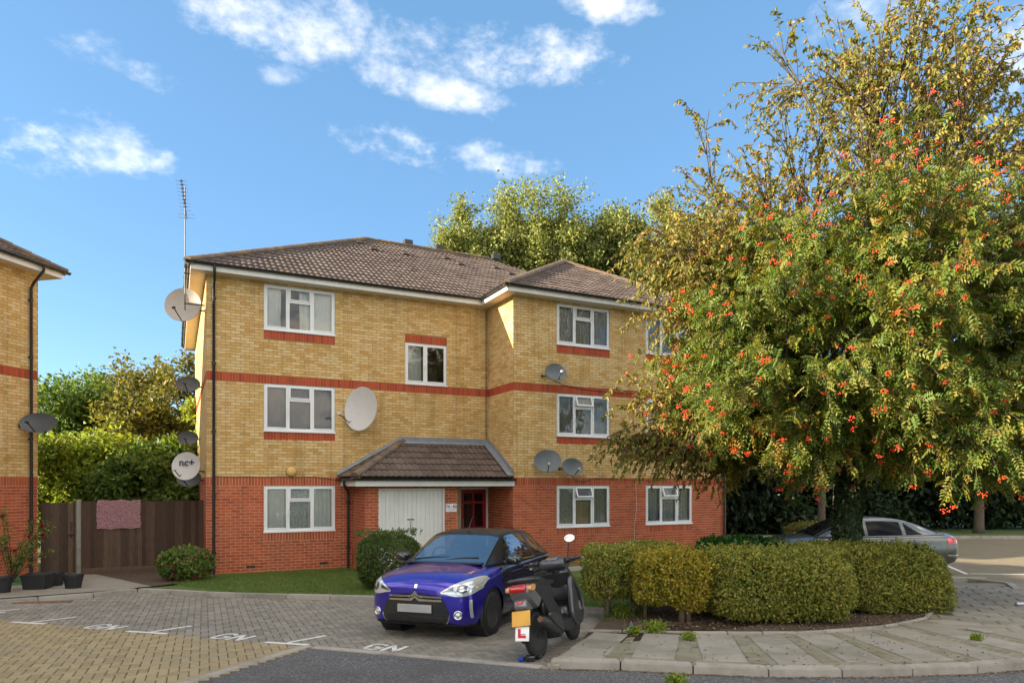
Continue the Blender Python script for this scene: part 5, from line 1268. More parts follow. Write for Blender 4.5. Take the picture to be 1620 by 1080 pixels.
# ---- the scooter
def prof(mb, poly, y0, y1, b=.02, M_=None):
    """side profile (x,z) given thickness between y0 and y1 with rounded edges"""
    P = np.array(poly, float); P = cr(P, 4, True); cx = P.mean(0); n = len(P)
    rows = []
    for y, s in ((y0, 1-b*3.2), (y0+b*.35, 1-b*1.2), (y0+b, 1.0), (y1-b, 1.0), (y1-b*.35, 1-b*1.2), (y1, 1-b*3.2)):
        q = cx+(P-cx)*s; rows.append([Vector((p[0], y, p[1])) for p in q])
    if M_ is not None: rows = [[M_ @ p for p in r] for r in rows]
    mb.grid(rows, wrap=True); mb.add(rows[0], [tuple(range(n-1, -1, -1))]); mb.add(rows[-1], [tuple(range(n))])
sc = thing('scooter', 'grey and black scooter with yellow plate and red L sign leaning on its stand', 'scooter', (.57, 8.50, gz(8.50)-.03), 0)
sc.rotation_euler = (Matrix.Rotation(-.034, 3, 'X') @ Matrix.Rotation(math.radians(66), 3, 'Z') @ Matrix.Rotation(math.radians(-10), 3, 'X')).to_euler()
def part(nm, m, fn, parent=None, smooth=True):
    mb = MB(); fn(mb); return mb.build(nm, M[m], parent or sc, smooth=smooth, autosmooth=50)
RX, FX, WR = -.62, .64, .272
def swheel(x, y, w, nm):
    hub = bpy.data.objects.new(nm, None); COL.objects.link(hub); hub.parent = sc
    Mx = Matrix.Translation((x, y, WR)) @ Matrix.Rotation(-math.pi/2, 4, 'X'); t = MB(); h = w/2; r = WR; rr = .19
    t.lathe([(rr, -h*.7), (r*.84, -h), (r*.94, -h*.78), (r*.99, -h*.4), (r, 0), (r*.99, h*.4), (r*.94, h*.78), (r*.84, h), (rr, h*.7), (rr-.012, 0)], 36, Mx, close=True); t.build('tyre', M['tyre'], hub, smooth=True)
    tr = MB()
    for k in range(34):
        a = 2*math.pi*k/34
        for s in (-1, 1): tr.box(-.004, .004, .006 if s > 0 else -h*.72, h*.72 if s > 0 else -.006, r*.968, r*1.012, M=Matrix.Translation((x, y, WR)) @ Matrix.Rotation(a+s*.05, 4, 'Y') @ Matrix.Rotation(s*.5, 4, 'Z'))
    tr.build('tread', M['satin_black'], hub)
    rm = MB(); rm.lathe([(rr+.002, -h*.7), (rr-.02, -h*.55), (rr-.03, 0), (rr-.02, h*.55), (rr+.002, h*.7)], 30, Mx); rm.lathe([(0, -.05), (.05, -.05), (.05, .05), (0, .05)], 16, Mx)
    for k in range(5): rm.rbox(.04, rr-.015, -.014, .014, -.014, .014, .004, M=Mx @ Matrix.Rotation(2*math.pi*k/5, 4, 'Z'))
    rm.build('rim', M['rim'], hub, smooth=True, autosmooth=40); return hub
swheel(RX, 0, .105, 'rear_wheel'); swheel(FX, 0, .09, 'front_wheel')
part('engine_case', 'engine', lambda b: (prof(b, [(-.72, .24), (-.66, .36), (-.40, .40), (-.08, .34), (-.06, .20), (-.30, .17), (-.62, .17)], .06, .17, .03), prof(b, [(-.36, .22), (-.34, .40), (-.10, .42), (.02, .32), (.0, .18), (-.25, .16)], -.13, .08, .03)))
part('air_box', 'engine', lambda b: prof(b, [(-.70, .36), (-.66, .47), (-.40, .50), (-.30, .42), (-.40, .35)], .05, .16, .03))
ex = part('exhaust', 'engine', lambda b: (b.tube([(-.10, -.10, .20), (-.25, -.16, .19), (-.36, -.19, .25), (-.42, -.20, .28)], .022, 8), b.tube([(-.40, -.20, .27), (-.50, -.205, .31), (-.78, -.21, .42), (-.84, -.21, .445)], [.055, .072, .066, .045], 14)))
part('heat_shield', 'scooter_dark', lambda b: prof(b, [(-.42, .27), (-.46, .41), (-.62, .50), (-.78, .51), (-.72, .42), (-.52, .30)], -.295, -.255, .012), ex)
part('tail_pipe', 'rust', lambda b: b.tube([(-.80, -.215, .425), (-.94, -.225, .475)], [.036, .034], 12), ex); 
part('shock_absorber', 'dark_metal', lambda b: (b.tube([(-.63, -.125, .31), (-.56, -.125, .62)], .017, 8), [b.lathe([(.026, -.006), (.032, 0), (.026, .006)], 10, align((-.63+.07*t, -.125, .31+.31*t), (.07, 0, .31))) for t in [.3+.055*k for k in range(11)]]))
part('rear_mudguard', 'satin_black', lambda b: b.grid([[Vector((RX+(WR+.03)*math.cos(t), y, WR+(WR+.03)*math.sin(t)+(.0 if abs(y) < .05 else -.012))) for y in (-.07, -.05, 0, .05, .07)] for t in [math.radians(a) for a in range(60, 172, 8)]]))
part('plate_bracket', 'satin_black', lambda b: prof(b, [(-.74, .62), (-.80, .60), (-.98, .36), (-.95, .34), (-.78, .52), (-.70, .56)], -.05, .05, .012))
PLM = Matrix.Translation((-.955, 0, .505)) @ Matrix.Rotation(math.radians(20), 4, 'Y')
def plate(b): b.rbox(-.004, .004, -.114, .114, -.088, .088, .003, M=PLM)
part('number_plate', 'yellow_plate', plate, smooth=False)
LPM = Matrix.Translation((-.985, .0, .345)) @ Matrix.Rotation(math.radians(14), 4, 'Y') @ Matrix.Rotation(math.radians(5), 4, 'X')
lp = part('learner_plate', 'white_plate', lambda b: b.rbox(-.002, .002, -.085, .085, -.085, .075, .001, M=LPM), smooth=False)
part('letter', 'l_red', lambda b: (b.box(-.0045, -.0025, .018, .052, -.052, .05, M=LPM), b.box(-.0045, -.0025, -.048, .018, -.052, -.020, M=LPM)), lp, False)
part('tail_body', 'scooter_grey', lambda b: (prof(b, [(-.86, .88), (-.92, .80), (-.86, .70), (-.70, .58), (-.62, .60), (-.50, .70), (-.46, .84), (-.60, .88)], -.12, .12, .04),))
part('side_panel', 'satin_black', lambda b: prof(b, [(-.80, .87), (-.60, .70), (-.38, .46), (-.10, .32), (.06, .30), (.02, .46), (-.16, .62), (-.20, .82), (-.46, .86)], -.125, .125, .04))
part('tail_fin', 'scooter_grey', lambda b: (prof(b, [(-.62, .62), (-.76, .58), (-.92, .60), (-.90, .70), (-.76, .72)], -.075, .075, .02)))
part('seat', 'seat_vinyl', lambda b: prof(b, [(-.84, .885), (-.80, .945), (-.50, .935), (-.30, .87), (-.06, .85), (-.02, .81), (-.30, .80), (-.70, .86)], -.125, .125, .05))
part('grab_rail', 'scooter_dark', lambda b: b.tube([(-.60, -.15, .90), (-.84, -.14, .925), (-.93, -.08, .93), (-.93, .08, .93), (-.84, .14, .925), (-.60, .15, .90)], .014, 8))
tl = part('tail_light', 'red_lens', lambda b: prof(b, [(-.925, .79), (-.945, .83), (-.91, .875), (-.84, .87), (-.85, .79)], -.10, .10, .03))
part('reflector', 'red_lens', lambda b: b.rbox(-.925, -.905, -.038, .038, .655, .70, .006))
for s in (-1, 1): part('indicator', 'amber_lens', lambda b: prof(b, [(-.90, .80), (-.91, .84), (-.84, .865), (-.76, .85), (-.80, .80)], s*.135-.025, s*.135+.025, .014))
part('floor_board', 'satin_black', lambda b: prof(b, [(-.16, .24), (-.14, .34), (.30, .34), (.44, .44), (.46, .36), (.34, .22), (.0, .20)], -.19, .19, .03))
# leg shield: broad curved apron, seen from behind and the right
def apron(b):
    rows = []
    for t in range(13):
        f = t/12; z = .24+.66*f; x = .46-.20*f+.03*math.sin(f*3.1); w = .20+.055*math.sin(f*2.6)-.10*max(0, f-.6)
        rows.append([Vector((x+.06*abs(u)**2*(1 if True else 1)-.10*max(0, abs(u)-.75), u*w, z)) for u in [-1+.2*k for k in range(11)]])
    b.grid(rows); r2 = [[p+Vector((.075-.02*abs(p.y)/.2, 0, 0)) for p in r] for r in rows]; b.grid(r2)
    for a_, c_ in zip((rows[0], rows[-1]), (r2[0], r2[-1])): b.grid([a_, c_])
    b.grid([[r[0] for r in rows], [r[0] for r in r2]]); b.grid([[r[-1] for r in rows], [r[-1] for r in r2]])
part('leg_shield', 'satin_black', apron)
for s in (-1, 1):
    part('apron_side', 'scooter_dark', lambda b: prof(b, [(.16, .36), (.22, .62), (.30, .84), (.42, .80), (.58, .58), (.60, .40), (.48, .24), (.30, .22)], s*.195-.03, s*.195+.03, .02))
    part('apron_trim', 'scooter_grey', lambda b: prof(b, [(.42, .40), (.46, .60), (.40, .76), (.56, .56), (.58, .42)], s*.226-.01, s*.226+.01, .007))
part('front_nose', 'scooter_dark', lambda b: prof(b, [(.36, .56), (.36, .92), (.44, .98), (.60, .84), (.68, .66), (.60, .54)], -.15, .15, .05))
part('front_mudguard', 'scooter_dark', lambda b: b.grid([[Vector((FX+(WR+.03)*math.cos(t), y, WR+(WR+.03)*math.sin(t)-(.02 if abs(y) > .05 else 0))) for y in (-.065, -.04, 0, .04, .065)] for t in [math.radians(a) for a in range(15, 160, 9)]]))
for s in (-1, 1): part('fork_leg', 'dark_metal', lambda b: b.tube([(FX-.01, s*.075, WR), (.54, s*.075, .52), (.50, s*.06, .66)], .02, 8))
part('steering_column', 'satin_black', lambda b: b.tube([(.46, 0, .60), (.36, 0, .95), (.34, 0, 1.02)], [.06, .05, .045], 10))
hb = part('handlebar_cover', 'scooter_dark', lambda b: (prof(b, [(.24, 1.0), (.26, 1.08), (.40, 1.10), (.50, 1.03), (.44, .95), (.30, .95)], -.17, .17, .05), b.tube([(.30, -.32, 1.06), (.33, -.15, 1.03), (.35, 0, 1.02), (.33, .15, 1.03), (.30, .32, 1.06)], .03, 8)))
part('instrument_panel', 'lamp_inner', lambda b: b.rbox(-.07, .05, -.09, .09, -.005, .012, .006, M=T(.33, 0, 1.098, ry=math.radians(-14))), hb)
for s in (-1, 1):
    part('grip', 'seat_vinyl', lambda b: b.tube([(.30, s*.24, 1.055), (.27, s*.40, 1.06)], .018, 8))
    part('brake_lever', 'alu', lambda b: b.tube([(.33, s*.20, 1.055), (.37, s*.28, 1.06), (.35, s*.42, 1.055)], .008, 6))
    part('switch_box', 'satin_black', lambda b: b.rbox(.26, .34, s*.22-.035, s*.22+.035, 1.03, 1.09, .015))
for k_, (y0_, z0_) in enumerate(((-.12, 1.04), (.12, 1.03), (.05, 1.0))): part('cable', 'satin_black', lambda b: b.tube([(.34, y0_, z0_), (.47, y0_*.9, z0_-.02), (.53, y0_*.5, z0_-.16), (.50, y0_*.3, .74)], .006, 5))
mi = part('mirror', 'satin_black', lambda b: (b.tube([(.33, -.20, 1.07), (.35, -.22, 1.15), (.34, -.25, 1.27)], .008, 6), b.lathe([(0, -.018), (.04, -.014), (.056, .0), (.054, .006)], 20, T(.335, -.275, 1.325) @ Matrix.Rotation(math.radians(-86), 4, 'Y') @ Matrix.Rotation(math.radians(16), 4, 'X') @ Matrix.Scale(1.35, 4, (0, 1, 0)) @ Matrix.Scale(.95, 4, (1, 0, 0)))))
part('mirror_glass', 'chrome', lambda b: b.lathe([(0, .0075), (.051, .0075)], 20, T(.335, -.275, 1.325) @ Matrix.Rotation(math.radians(-86), 4, 'Y') @ Matrix.Rotation(math.radians(16), 4, 'X') @ Matrix.Scale(1.35, 4, (0, 1, 0)) @ Matrix.Scale(.95, 4, (1, 0, 0))), mi)
part('side_stand', 'dark_metal', lambda b: (b.tube([(-.05, .12, .22), (-.10, .22, .06), (-.10, .26, -.025)], .012, 6), b.rbox(-.14, -.07, .23, .29, -.045, -.025, .006)))
lk = thing('wheel_lock', 'black steel lock with a blue key cover clamped under the rear tyre', 'lock', (.60+math.cos(math.radians(61))*-.80-.10, 8.45+math.sin(math.radians(61))*-.80, gz(7.75)-.03))
mb = MB(); mb.tube([(-.02, 0, .03), (.0, .05, .02), (.10, .09, .02), (.20, .06, .025), (.22, 0, .06)], .017, 8); mb.build('chain', M['dark_metal'], lk, smooth=True)
mb = MB(); mb.rbox(.04, .15, -.03, .05, 0, .065, .012); mb.build('body', M['gloss_black'], lk)
mb = MB(); mb.rbox(-.04, .02, -.02, .035, .005, .05, .01); mb.build('key_cover', M['blue_plastic'], lk)
# ------------------------------------------------------------------ plants
def unit(a): return a/np.maximum(np.linalg.norm(a, axis=-1, keepdims=True), 1e-9)
def leaf_arrays(P, D, N_, L_, W_, fold=.25, mid=.42):
    """lozenge leaves folded along the midrib: two triangles each"""
    n = len(P); D = unit(D); S = unit(np.cross(D, N_)); U = np.cross(S, D)
    L_ = np.broadcast_to(np.asarray(L_, float), (n,))[:, None]; W_ = np.broadcast_to(np.asarray(W_, float), (n,))[:, None]
    m = P+D*L_*mid+U*W_*fold*.5
    V = np.stack([P, m-S*W_/2+U*W_*fold, P+D*L_-U*L_*.08, m+S*W_/2+U*W_*fold], 1).reshape(-1, 3)
    b = np.arange(n)[:, None]*4
    F = np.concatenate([b+np.array([[0, 1, 2]]), b+np.array([[0, 2, 3]])], 1).reshape(-1, 3)
    return V, F
def put_leaves(name, P, D, N_, L_, W_, material, parent, rnd=None, fold=.25, kind=None, origin=None):
    if origin is not None: P = P-np.asarray(origin)
    V, F = leaf_arrays(P, D, N_, L_, W_, fold)
    r = NPR.random(len(P)) if rnd is None else rnd
    o = np_mesh(name, V, F, material, parent, rnd=np.repeat(r, 2))
    if kind: o['kind'] = kind
    return o
def rdir(n): return unit(NPR.normal(size=(n, 3)))
def curve_pts(a, b, sag, k=6, jit=.06):
    a = np.asarray(a, float); b = np.asarray(b, float); ln = np.linalg.norm(b-a); c = (a+b)/2+np.array([0, 0, sag*ln])+NPR.normal(size=3)*jit*ln
    t = np.linspace(0, 1, k)[:, None]; return (1-t)**2*a+2*t*(1-t)*c+t*t*b
def tree(name, label, base, trunk_h, trunk_r, clusters, leafm, per_twig, ntw, lsize, lw, twig_len=1.0, droop=.3, cat='tree', group=None, trunk_top=None, barkm='bark', compound=False, limb_r=.05, berries=0, twig_mesh=True, lean=(0, 0), fuzz=0.0):
    base = np.array(base, float); root = thing(name, label, cat, tuple(base), 0, group)
    top = np.array([lean[0], lean[1], trunk_h]) if trunk_top is None else np.array(trunk_top)
    tb = MB(); tb.tube([(0, 0, -.1), (top[0]*.1, top[1]*.1, trunk_h*.12), tuple(top*.5+NPR.normal(size=3)*trunk_r*.15), tuple(top)], [trunk_r*1.35, trunk_r*1.05, trunk_r*.95, trunk_r*.8], 12)
    limbs = MB(); P = []; D = []; tips = []
    lead = tuple(top)
    CC = np.array([np.asarray(C, float)-base for C, _, _ in clusters]); nm_ = max(5, min(11, len(CC)//9))
    pick = [int(NPR.integers(len(CC)))]
    while len(pick) < nm_: pick.append(int(np.argmax(np.min(np.linalg.norm(CC[:, None]-CC[pick][None], axis=2), axis=1))))
    own = np.argmin(np.linalg.norm(CC[:, None]-CC[pick][None], axis=2), axis=1); mains = []
    for k in range(nm_):
        c_ = CC[own == k].mean(0); mp_ = curve_pts(top*(.8+.2*NPR.random()), top+(c_-top)*.9, .10, 9, .09); mains.append(mp_)
        tb.tube([tuple(p) for p in mp_], list(np.linspace(limb_r*1.5, limb_r*.35, 9)), 7)
    for ci, (C, rad, nt) in enumerate(clusters):
        C = CC[ci]; mp_ = mains[own[ci]]; s = mp_[int(NPR.integers(3, 9))]
        pts = curve_pts(s, C, .08, 7, .10)
        tb.tube([tuple(p) for p in pts], list(np.linspace(limb_r*.42, .008, 7)), 5)
        for _ in range(nt):
            k = NPR.random()*.55+.42; q = pts[min(6, int(k*6))]
            e = C+rdir(1)[0]*rad*(NPR.random()**.45)*np.array([1, 1, .85])*twig_len
            tw = curve_pts(q, e, .10, 6, .08); tw[-1] -= np.array([0, 0, droop*rad*.35])
            if twig_mesh: limbs.tube([tuple(p) for p in tw[[0, 2, 4, 5]]], [.010, .007, .004, .003], 3, cap=False)
            m = per_twig; t = .22+.78*NPR.random(m)**.8; i = np.minimum((t*5).astype(int), 4); f = (t*5-i)[:, None]
            p = tw[i]*(1-f)+tw[i+1]*f; d = unit(tw[i+1]-tw[i])
            if fuzz: p = p+NPR.normal(size=p.shape)*fuzz*rad
            P.append(p); D.append(unit(d*.6+rdir(m)*.9+np.array([0, 0, -droop]))); tips.append(tw[-1])
    tb.build('trunk', M[barkm], root, smooth=True)
    if twig_mesh: limbs.build('twigs', M['twig'], root)
    P = np.concatenate(P); D = np.concatenate(D); n = len(P)
    Nn = unit(unit(np.cross(D, rdir(n)))+np.array([0, 0, .8 if compound else .3]))
    if not compound:
        sz = lsize*(.7+.6*NPR.random(n)); put_leaves('crown', P, D, Nn, sz, sz*lw, M[leafm], root)
    else:
        S = unit(np.cross(D, Nn)); Vp = []; Vd = []; Vn = []; R0 = NPR.random(n); rr = []; K = 4; ln = lsize*(.75+.5*NPR.random(n))[:, None]
        for k in range(K):
            f = .18+.78*k/(K-1)
            for s in (-1, 1):
                Vp.append(P+D*ln*f-np.array([0, 0, 1])*ln*f*f*.25); Vd.append(unit(S*s*.85+D*.5+np.array([0, 0, -.25]))); Vn.append(Nn); rr.append(R0)
        Vp = np.concatenate(Vp); sz = np.tile(ln[:, 0]*.44, 2*K); put_leaves('crown', Vp, np.concatenate(Vd), np.concatenate(Vn), sz, sz*.42, M[leafm], root, np.clip(np.concatenate(rr)+NPR.normal(size=len(Vp))*.08, 0, 1))
    if berries:
        tips = np.array(tips); cen = tips.mean(0); sd3 = tips.std(0); q = (tips-cen)/sd3; out = tips[np.argsort(-np.linalg.norm(q, axis=1)+NPR.normal(size=len(tips))*.45)][:berries]; out = out+unit(out-cen)*.12
        o8 = np.array([(1, 0, 0), (-1, 0, 0), (0, 1, 0), (0, -1, 0), (0, 0, 1), (0, 0, -1)], float); f8 = np.array([(0, 2, 4), (2, 1, 4), (1, 3, 4), (3, 0, 4), (2, 0, 5), (1, 2, 5), (3, 1, 5), (0, 3, 5)])
        nb = 13; BP = (out[:, None, :]+NPR.normal(size=(len(out), nb, 3))*np.array([.03, .03, .02])-np.array([0, 0, .05])).reshape(-1, 3)
        Vb = (BP[:, None, :]+o8[None]*.0135).reshape(-1, 3); Fb = (np.arange(len(BP))[:, None, None]*6+f8[None]).reshape(-1, 3)
        ob = np_mesh('berries', Vb, Fb, M['berry'], root, smooth=True); ob['kind'] = 'stuff'
    return root
def ell(c, r, n, rad, nt, shell=.55, zmin=None):
    out = []
    c = np.array(c); r = np.array(r)
    while len(out) < n:
        d = rdir(1)[0]; p = c+d*r*(shell+(1-shell)*NPR.random())
        if zmin is not None and p[2] < zmin: continue
        out.append((p, rad*(.75+.5*NPR.random()), nt))
    return out
# rowan with berries, ivy on its trunk
RB = (6.35, 12.9, gz(12.9)+.03)
def clear(cl, lim=3.0):       # keep foliage out of the wing of the flats
    out = []
    for C, r, n in cl:
        q = BW.inverted() @ Vector(C)
        if q.x < 15.9 and q.y > -2.5-r*.8 and C[2] < 9.5: continue
        out.append((C, r, n))
    return out
rowan = tree('rowan_tree', 'rowan tree heavy with orange red berries, ivy on its trunk, rising from the hedge', RB, 2.7, .15,
             clear(ell((6.5, 12.3, 5.1), (4.1, 3.0, 3.2), 128, .85, 15, .45, 2.7)+ell((5.0, 11.8, 3.9), (2.6, 2.3, 1.3), 26, .75, 15, .5, 2.5)+ell((8.9, 12.4, 3.9), (2.4, 2.3, 1.7), 30, .8, 15, .4, 2.4)+ell((6.5, 12.5, 2.9), (4.0, 2.6, .7), 26, .7, 14, .4, 2.3)+ell((3.9, 12.2, 4.6), (1.3, 1.5, 2.0), 16, .75, 14, .3, 2.4)+ell((6.9, 10.7, 4.7), (3.9, 1.1, 2.5), 46, .8, 15, .3, 2.5)),
             'leaf_rowan', 12, 15, .165, .3, 1.0, .35, compound=True, limb_r=.055, berries=820)
iv = 4200; th = NPR.random(iv)*2*np.pi; zz = NPR.random(iv)*2.35; rr_ = .175+.06*NPR.random(iv)+.03*np.sin(zz*4+th)
IP = np.stack([np.cos(th)*rr_, np.sin(th)*rr_, zz], 1); ID = unit(np.stack([np.cos(th)*.5, np.sin(th)*.5, -np.ones(iv)*.8], 1)+rdir(iv)*.5)
put_leaves('ivy', IP, ID, unit(np.stack([np.cos(th), np.sin(th), .3*np.ones(iv)], 1)+rdir(iv)*.3), .075, .065, M['leaf_ivy'], rowan)
# the taller cherry behind it, leaves turning bronze
CB = (7.2, 14.9, gz(14.9)+.02)
cl = ell((7.4, 14.0, 7.6), (4.6, 3.4, 3.9), 86, .95, 12, .55, 3.2)
cl += ell((3.6, 13.4, 5.2), (1.5, 1.6, 2.4), 30, .85, 13, .3, 2.8)+ell((3.0, 12.9, 3.4), (1.1, 1.2, 1.1), 18, .7, 13, .3, 2.0)+ell((3.9, 12.9, 2.2), (.7, .9, .6), 4, .5, 10, .3, 2.2)+ell((10.2, 12.8, 3.4), (2.2, 1.8, 1.2), 16, .8, 12, .3, 2.2)+ell((9.0, 13.4, 10.2), (3.6, 2.6, 2.2), 36, 1.0, 11, .3)
cl += ell((3.3, 12.8, 6.2), (1.1, 1.2, 1.9), 16, .8, 13, .3)
cl += [((3.4, 13.6, 8.6), .7, 8), ((3.9, 13.5, 9.7), .7, 8), ((5.2, 13.6, 11.2), .7, 8), ((2.9, 13.6, 7.4), .7, 8), ((8.6, 10.0, 4.7), .6, 9), ((9.0, 10.3, 5.6), .6, 8), ((8.2, 10.6, 6.6), .6, 7), ((1.75, 12.6, 3.15), .55, 8), ((2.0, 12.9, 2.9), .5, 8)]
tree('cherry_tree', 'tall cherry tree with drooping bronze and yellow green leaves above the rowan', CB, 3.4, .17, clear(cl), 'leaf_cherry', 28, 14, .10, .46, 1.15, .75, limb_r=.06)
# poplars behind the roof
for (x, y, zc, w, hz, n_, lab) in ((1.6, 43, 16.4, 4.4, 5.0, 74, 'tall pale green poplar whose crown breaks above the main roof ridge'), (7.3, 44, 16.8, 4.4, 5.3, 74, 'tallest pale poplar standing over the wing roof'), (12.6, 45, 16.2, 4.6, 5.4, 66, 'broad poplar behind the wing roof beside the cherry'), (-2.6, 42, 15.4, 3.0, 3.9, 44, 'lower poplar peeping just over the roof ridge')):
    tree('poplar_tree', lab, (x, y, 0), zc-hz*.5, .3, ell((x, y, zc), (w, w*.7, hz), n_, 1.15, 9, .15, 11.5), 'leaf_poplar', 84, 9, .19, .65, 1.0, .1, group='trees behind the flats', limb_r=.09, twig_mesh=False, fuzz=.26)
# trees beyond the fence
for (x, y, z, rx, rz_, nc, m, lab, nm) in ((-17.9, 28, 4.0, 2.8, 2.8, 52, 'leaf_green', 'round green tree beyond the fence beside the neighbouring block', 'leafy_tree'), (-14.4, 27, 4.0, 2.3, 3.0, 42, 'leaf_olive', 'dark olive tree with russet top beyond the fence', 'leafy_tree'),
                                         (-15.4, 31, 5.2, 2.6, 3.2, 42, 'leaf_olive', 'tallest olive tree behind the fence with gaps of sky', 'leafy_tree'), (-20.5, 33, 4.6, 3.0, 3.2, 42, 'leaf_green', 'far green tree half hidden by the neighbouring block', 'leafy_tree'),
                                         (-11.0, 24.5, 3.4, 1.3, 2.4, 26, 'leaf_lime', 'lime green young tree against the side wall of the flats', 'leafy_tree'), (-14.2, 22.6, 2.4, 2.2, 1.6, 40, 'leaf_lime', 'bright green elder bush rising behind the fence boards', 'bush'), (-16.8, 23.5, 2.2, 2.2, 1.7, 40, 'leaf_green', 'dark green bush behind the fence near the neighbouring block', 'bush'), (-11.6, 22.0, 2.0, 1.6, 1.5, 32, 'leaf_green', 'low green bush behind the fence under the hanging dishes', 'bush')):
    cc = ell((x, y, z), (rx, rx, rz_), nc, rx*.33, 9, .4)
    tree(nm, lab, (x, y, 0), max(.6, z-rz_*.6), .13, cc, m, 47, 9, .185, .55, 1.0, .25, fuzz=.25, cat='bush' if nm == 'bush' else 'tree', group='greenery beyond the fence', limb_r=.04, twig_mesh=False)
# dark evergreens round the far car park
for (x, y, z, rx, rz_, nc, lab) in ((10.6, 31.5, 4.3, 3.2, 4.0, 46, 'dark evergreen closest to the end wall of the flats'), (15.5, 33.5, 4.2, 3.4, 4.0, 46, 'dark evergreen behind the silver saloon'), (20.5, 34.5, 4.4, 3.6, 4.2, 46, 'dark evergreen behind the slim trunked tree'), (26.0, 34.5, 4.2, 3.6, 4.0, 46, 'dark evergreen behind the white hoop barrier'), (31.5, 34, 4.2, 3.6, 4.0, 30, 'dark evergreen at the far end of the car park verge')):
    cc = ell((x, y, z), (rx, 2.2, rz_), nc, 1.25, 9, .35)+ell((x, y-.6, 1.0), (rx, 1.6, .9), 16, 1.0, 9, .3, .35)
    tree('evergreen_tree', lab, (x, y, .05), 2.0, .16, cc, 'leaf_dark', 36, 9, .34, .55, 1.0, .2, fuzz=.25, group='evergreens round the car park', limb_r=.05, twig_mesh=False)
tree('small_tree', 'slim trunked tree on the far verge with low spreading leaves', (21.2, 31.0, .07), 2.4, .20, ell((21.2, 30.6, 4.6), (3.6, 2.4, 2.3), 50, .9, 9, .3, 2.3), 'leaf_olive', 40, 9, .17, .5, 1.0, .5, limb_r=.06, twig_mesh=False)
tree('small_tree', 'yellow green tree shading the saloon behind the ivy trunk', (11.6, 25.5, .0), 2.2, .14, ell((11.8, 25.3, 4.4), (3.2, 2.0, 2.2), 44, .8, 9, .3, 1.7), 'leaf_olive', 40, 9, .15, .5, 1.0, .5, limb_r=.05, twig_mesh=False)

def superell(n, half, p=5.0, depth=.10, rough=.06, cut=None):
    d = NPR.normal(size=(n*2, 3)); h = np.asarray(half, float)
    # even sampling of the box-like surface: pick a face by area, then round the corners
    a = np.array([h[1]*h[2], h[0]*h[2], h[0]*h[1]]); ax = NPR.choice(3, size=n, p=a/a.sum()); q = NPR.uniform(-1, 1, (n, 3)); q[np.arange(n), ax] = np.sign(NPR.uniform(-1, 1, n))
    r = (np.abs(q)**p).sum(1)**(1/p); q = q/r[:, None]
    nrm = unit(np.sign(q)*np.abs(q)**(p-1)/h)
    P = q*h
    wob = np.sin(P[:, 0]*5.1+1)*np.cos(P[:, 1]*4.3)*.5+np.sin(P[:, 2]*6.7+P[:, 0]*2.2)*.5
    hol = np.sin(P[:, 0]*17+2*np.sin(P[:, 2]*9))*np.sin(P[:, 1]*15+1.7)*np.sin(P[:, 2]*19+P[:, 0]*5)
    P = P+nrm*(wob*rough-NPR.exponential(depth, n)+NPR.normal(size=n)*.014-np.clip(hol-.25, 0, 1)*.22)[:, None]
    return P, nrm
def shrub(name, label, blobs, leafm, dens, ls, lw, stems=(), cat='shrub', group=None, flowers=None, base=None, yaw=0.0, stemm='hedge_stem', p=5.0, depth=.07, core=True, coarse=.075):
    """blobs: (centre, half sizes); stems: polylines with radius"""
    base = np.array(base if base is not None else blobs[0][0]); root = thing(name, label, cat, tuple(base), 0, group)
    PP, DD, NN = [], [], []
    for c_, h_ in blobs:
        area = 8*(h_[0]*h_[1]+h_[1]*h_[2]+h_[0]*h_[2]); n = int(area*dens); P, nr_ = superell(n, h_, p, depth, coarse)
        ca, sa = math.cos(yaw), math.sin(yaw); Rm = np.array([[ca, -sa, 0], [sa, ca, 0], [0, 0, 1]])
        P = P @ Rm.T; nr_ = nr_ @ Rm.T
        PP.append(P+np.array(c_)-base); d = unit(nr_*.55+rdir(n)*.75+np.array([0, 0, .15])); DD.append(d); NN.append(unit(nr_+rdir(n)*.6))
    for c_, h_ in (blobs if dens > 1000 else ()):          # stray shoots standing out of the clipped faces
        ns = int(60*h_[0]*h_[1]*4); q = np.column_stack([NPR.uniform(-.9, .9, ns)*h_[0], NPR.uniform(-.9, .9, ns)*h_[1], np.full(ns, h_[2]*.97)])
        for a_ in q:
            m_ = int(NPR.integers(5, 10)); hh = NPR.uniform(.03, .11); PP.append(a_+np.array(c_)-base+np.column_stack([NPR.normal(size=(m_, 2))*.012, np.linspace(0, hh, m_)])); DD.append(unit(rdir(m_)+np.array([0, 0, .6]))); NN.append(rdir(m_))
    P = np.concatenate(PP); D = np.concatenate(DD); N_ = np.concatenate(NN); sz = ls*(.65+.7*NPR.random(len(P)))
    put_leaves('foliage', P, D, N_, sz, sz*lw, M[leafm], root)
    for st, r in stems:
        mb = MB(); k = len(st); mb.tube([tuple(np.array(q)-base) for q in st], list(np.linspace(r, r*.55, k)), 8); mb.build('stem', M[stemm], root, smooth=True)
    if flowers:
        fm, nf, fs = flowers; idx = NPR.choice(len(P), nf); fp = np.repeat(P[idx]+N_[idx]*.03, 5, 0); fd = unit(np.repeat(N_[idx], 5, 0)*.5+rdir(nf*5))
        put_leaves('flowers', fp, fd, rdir(nf*5), fs, fs*.8, M[fm], root, kind='stuff')
    return root
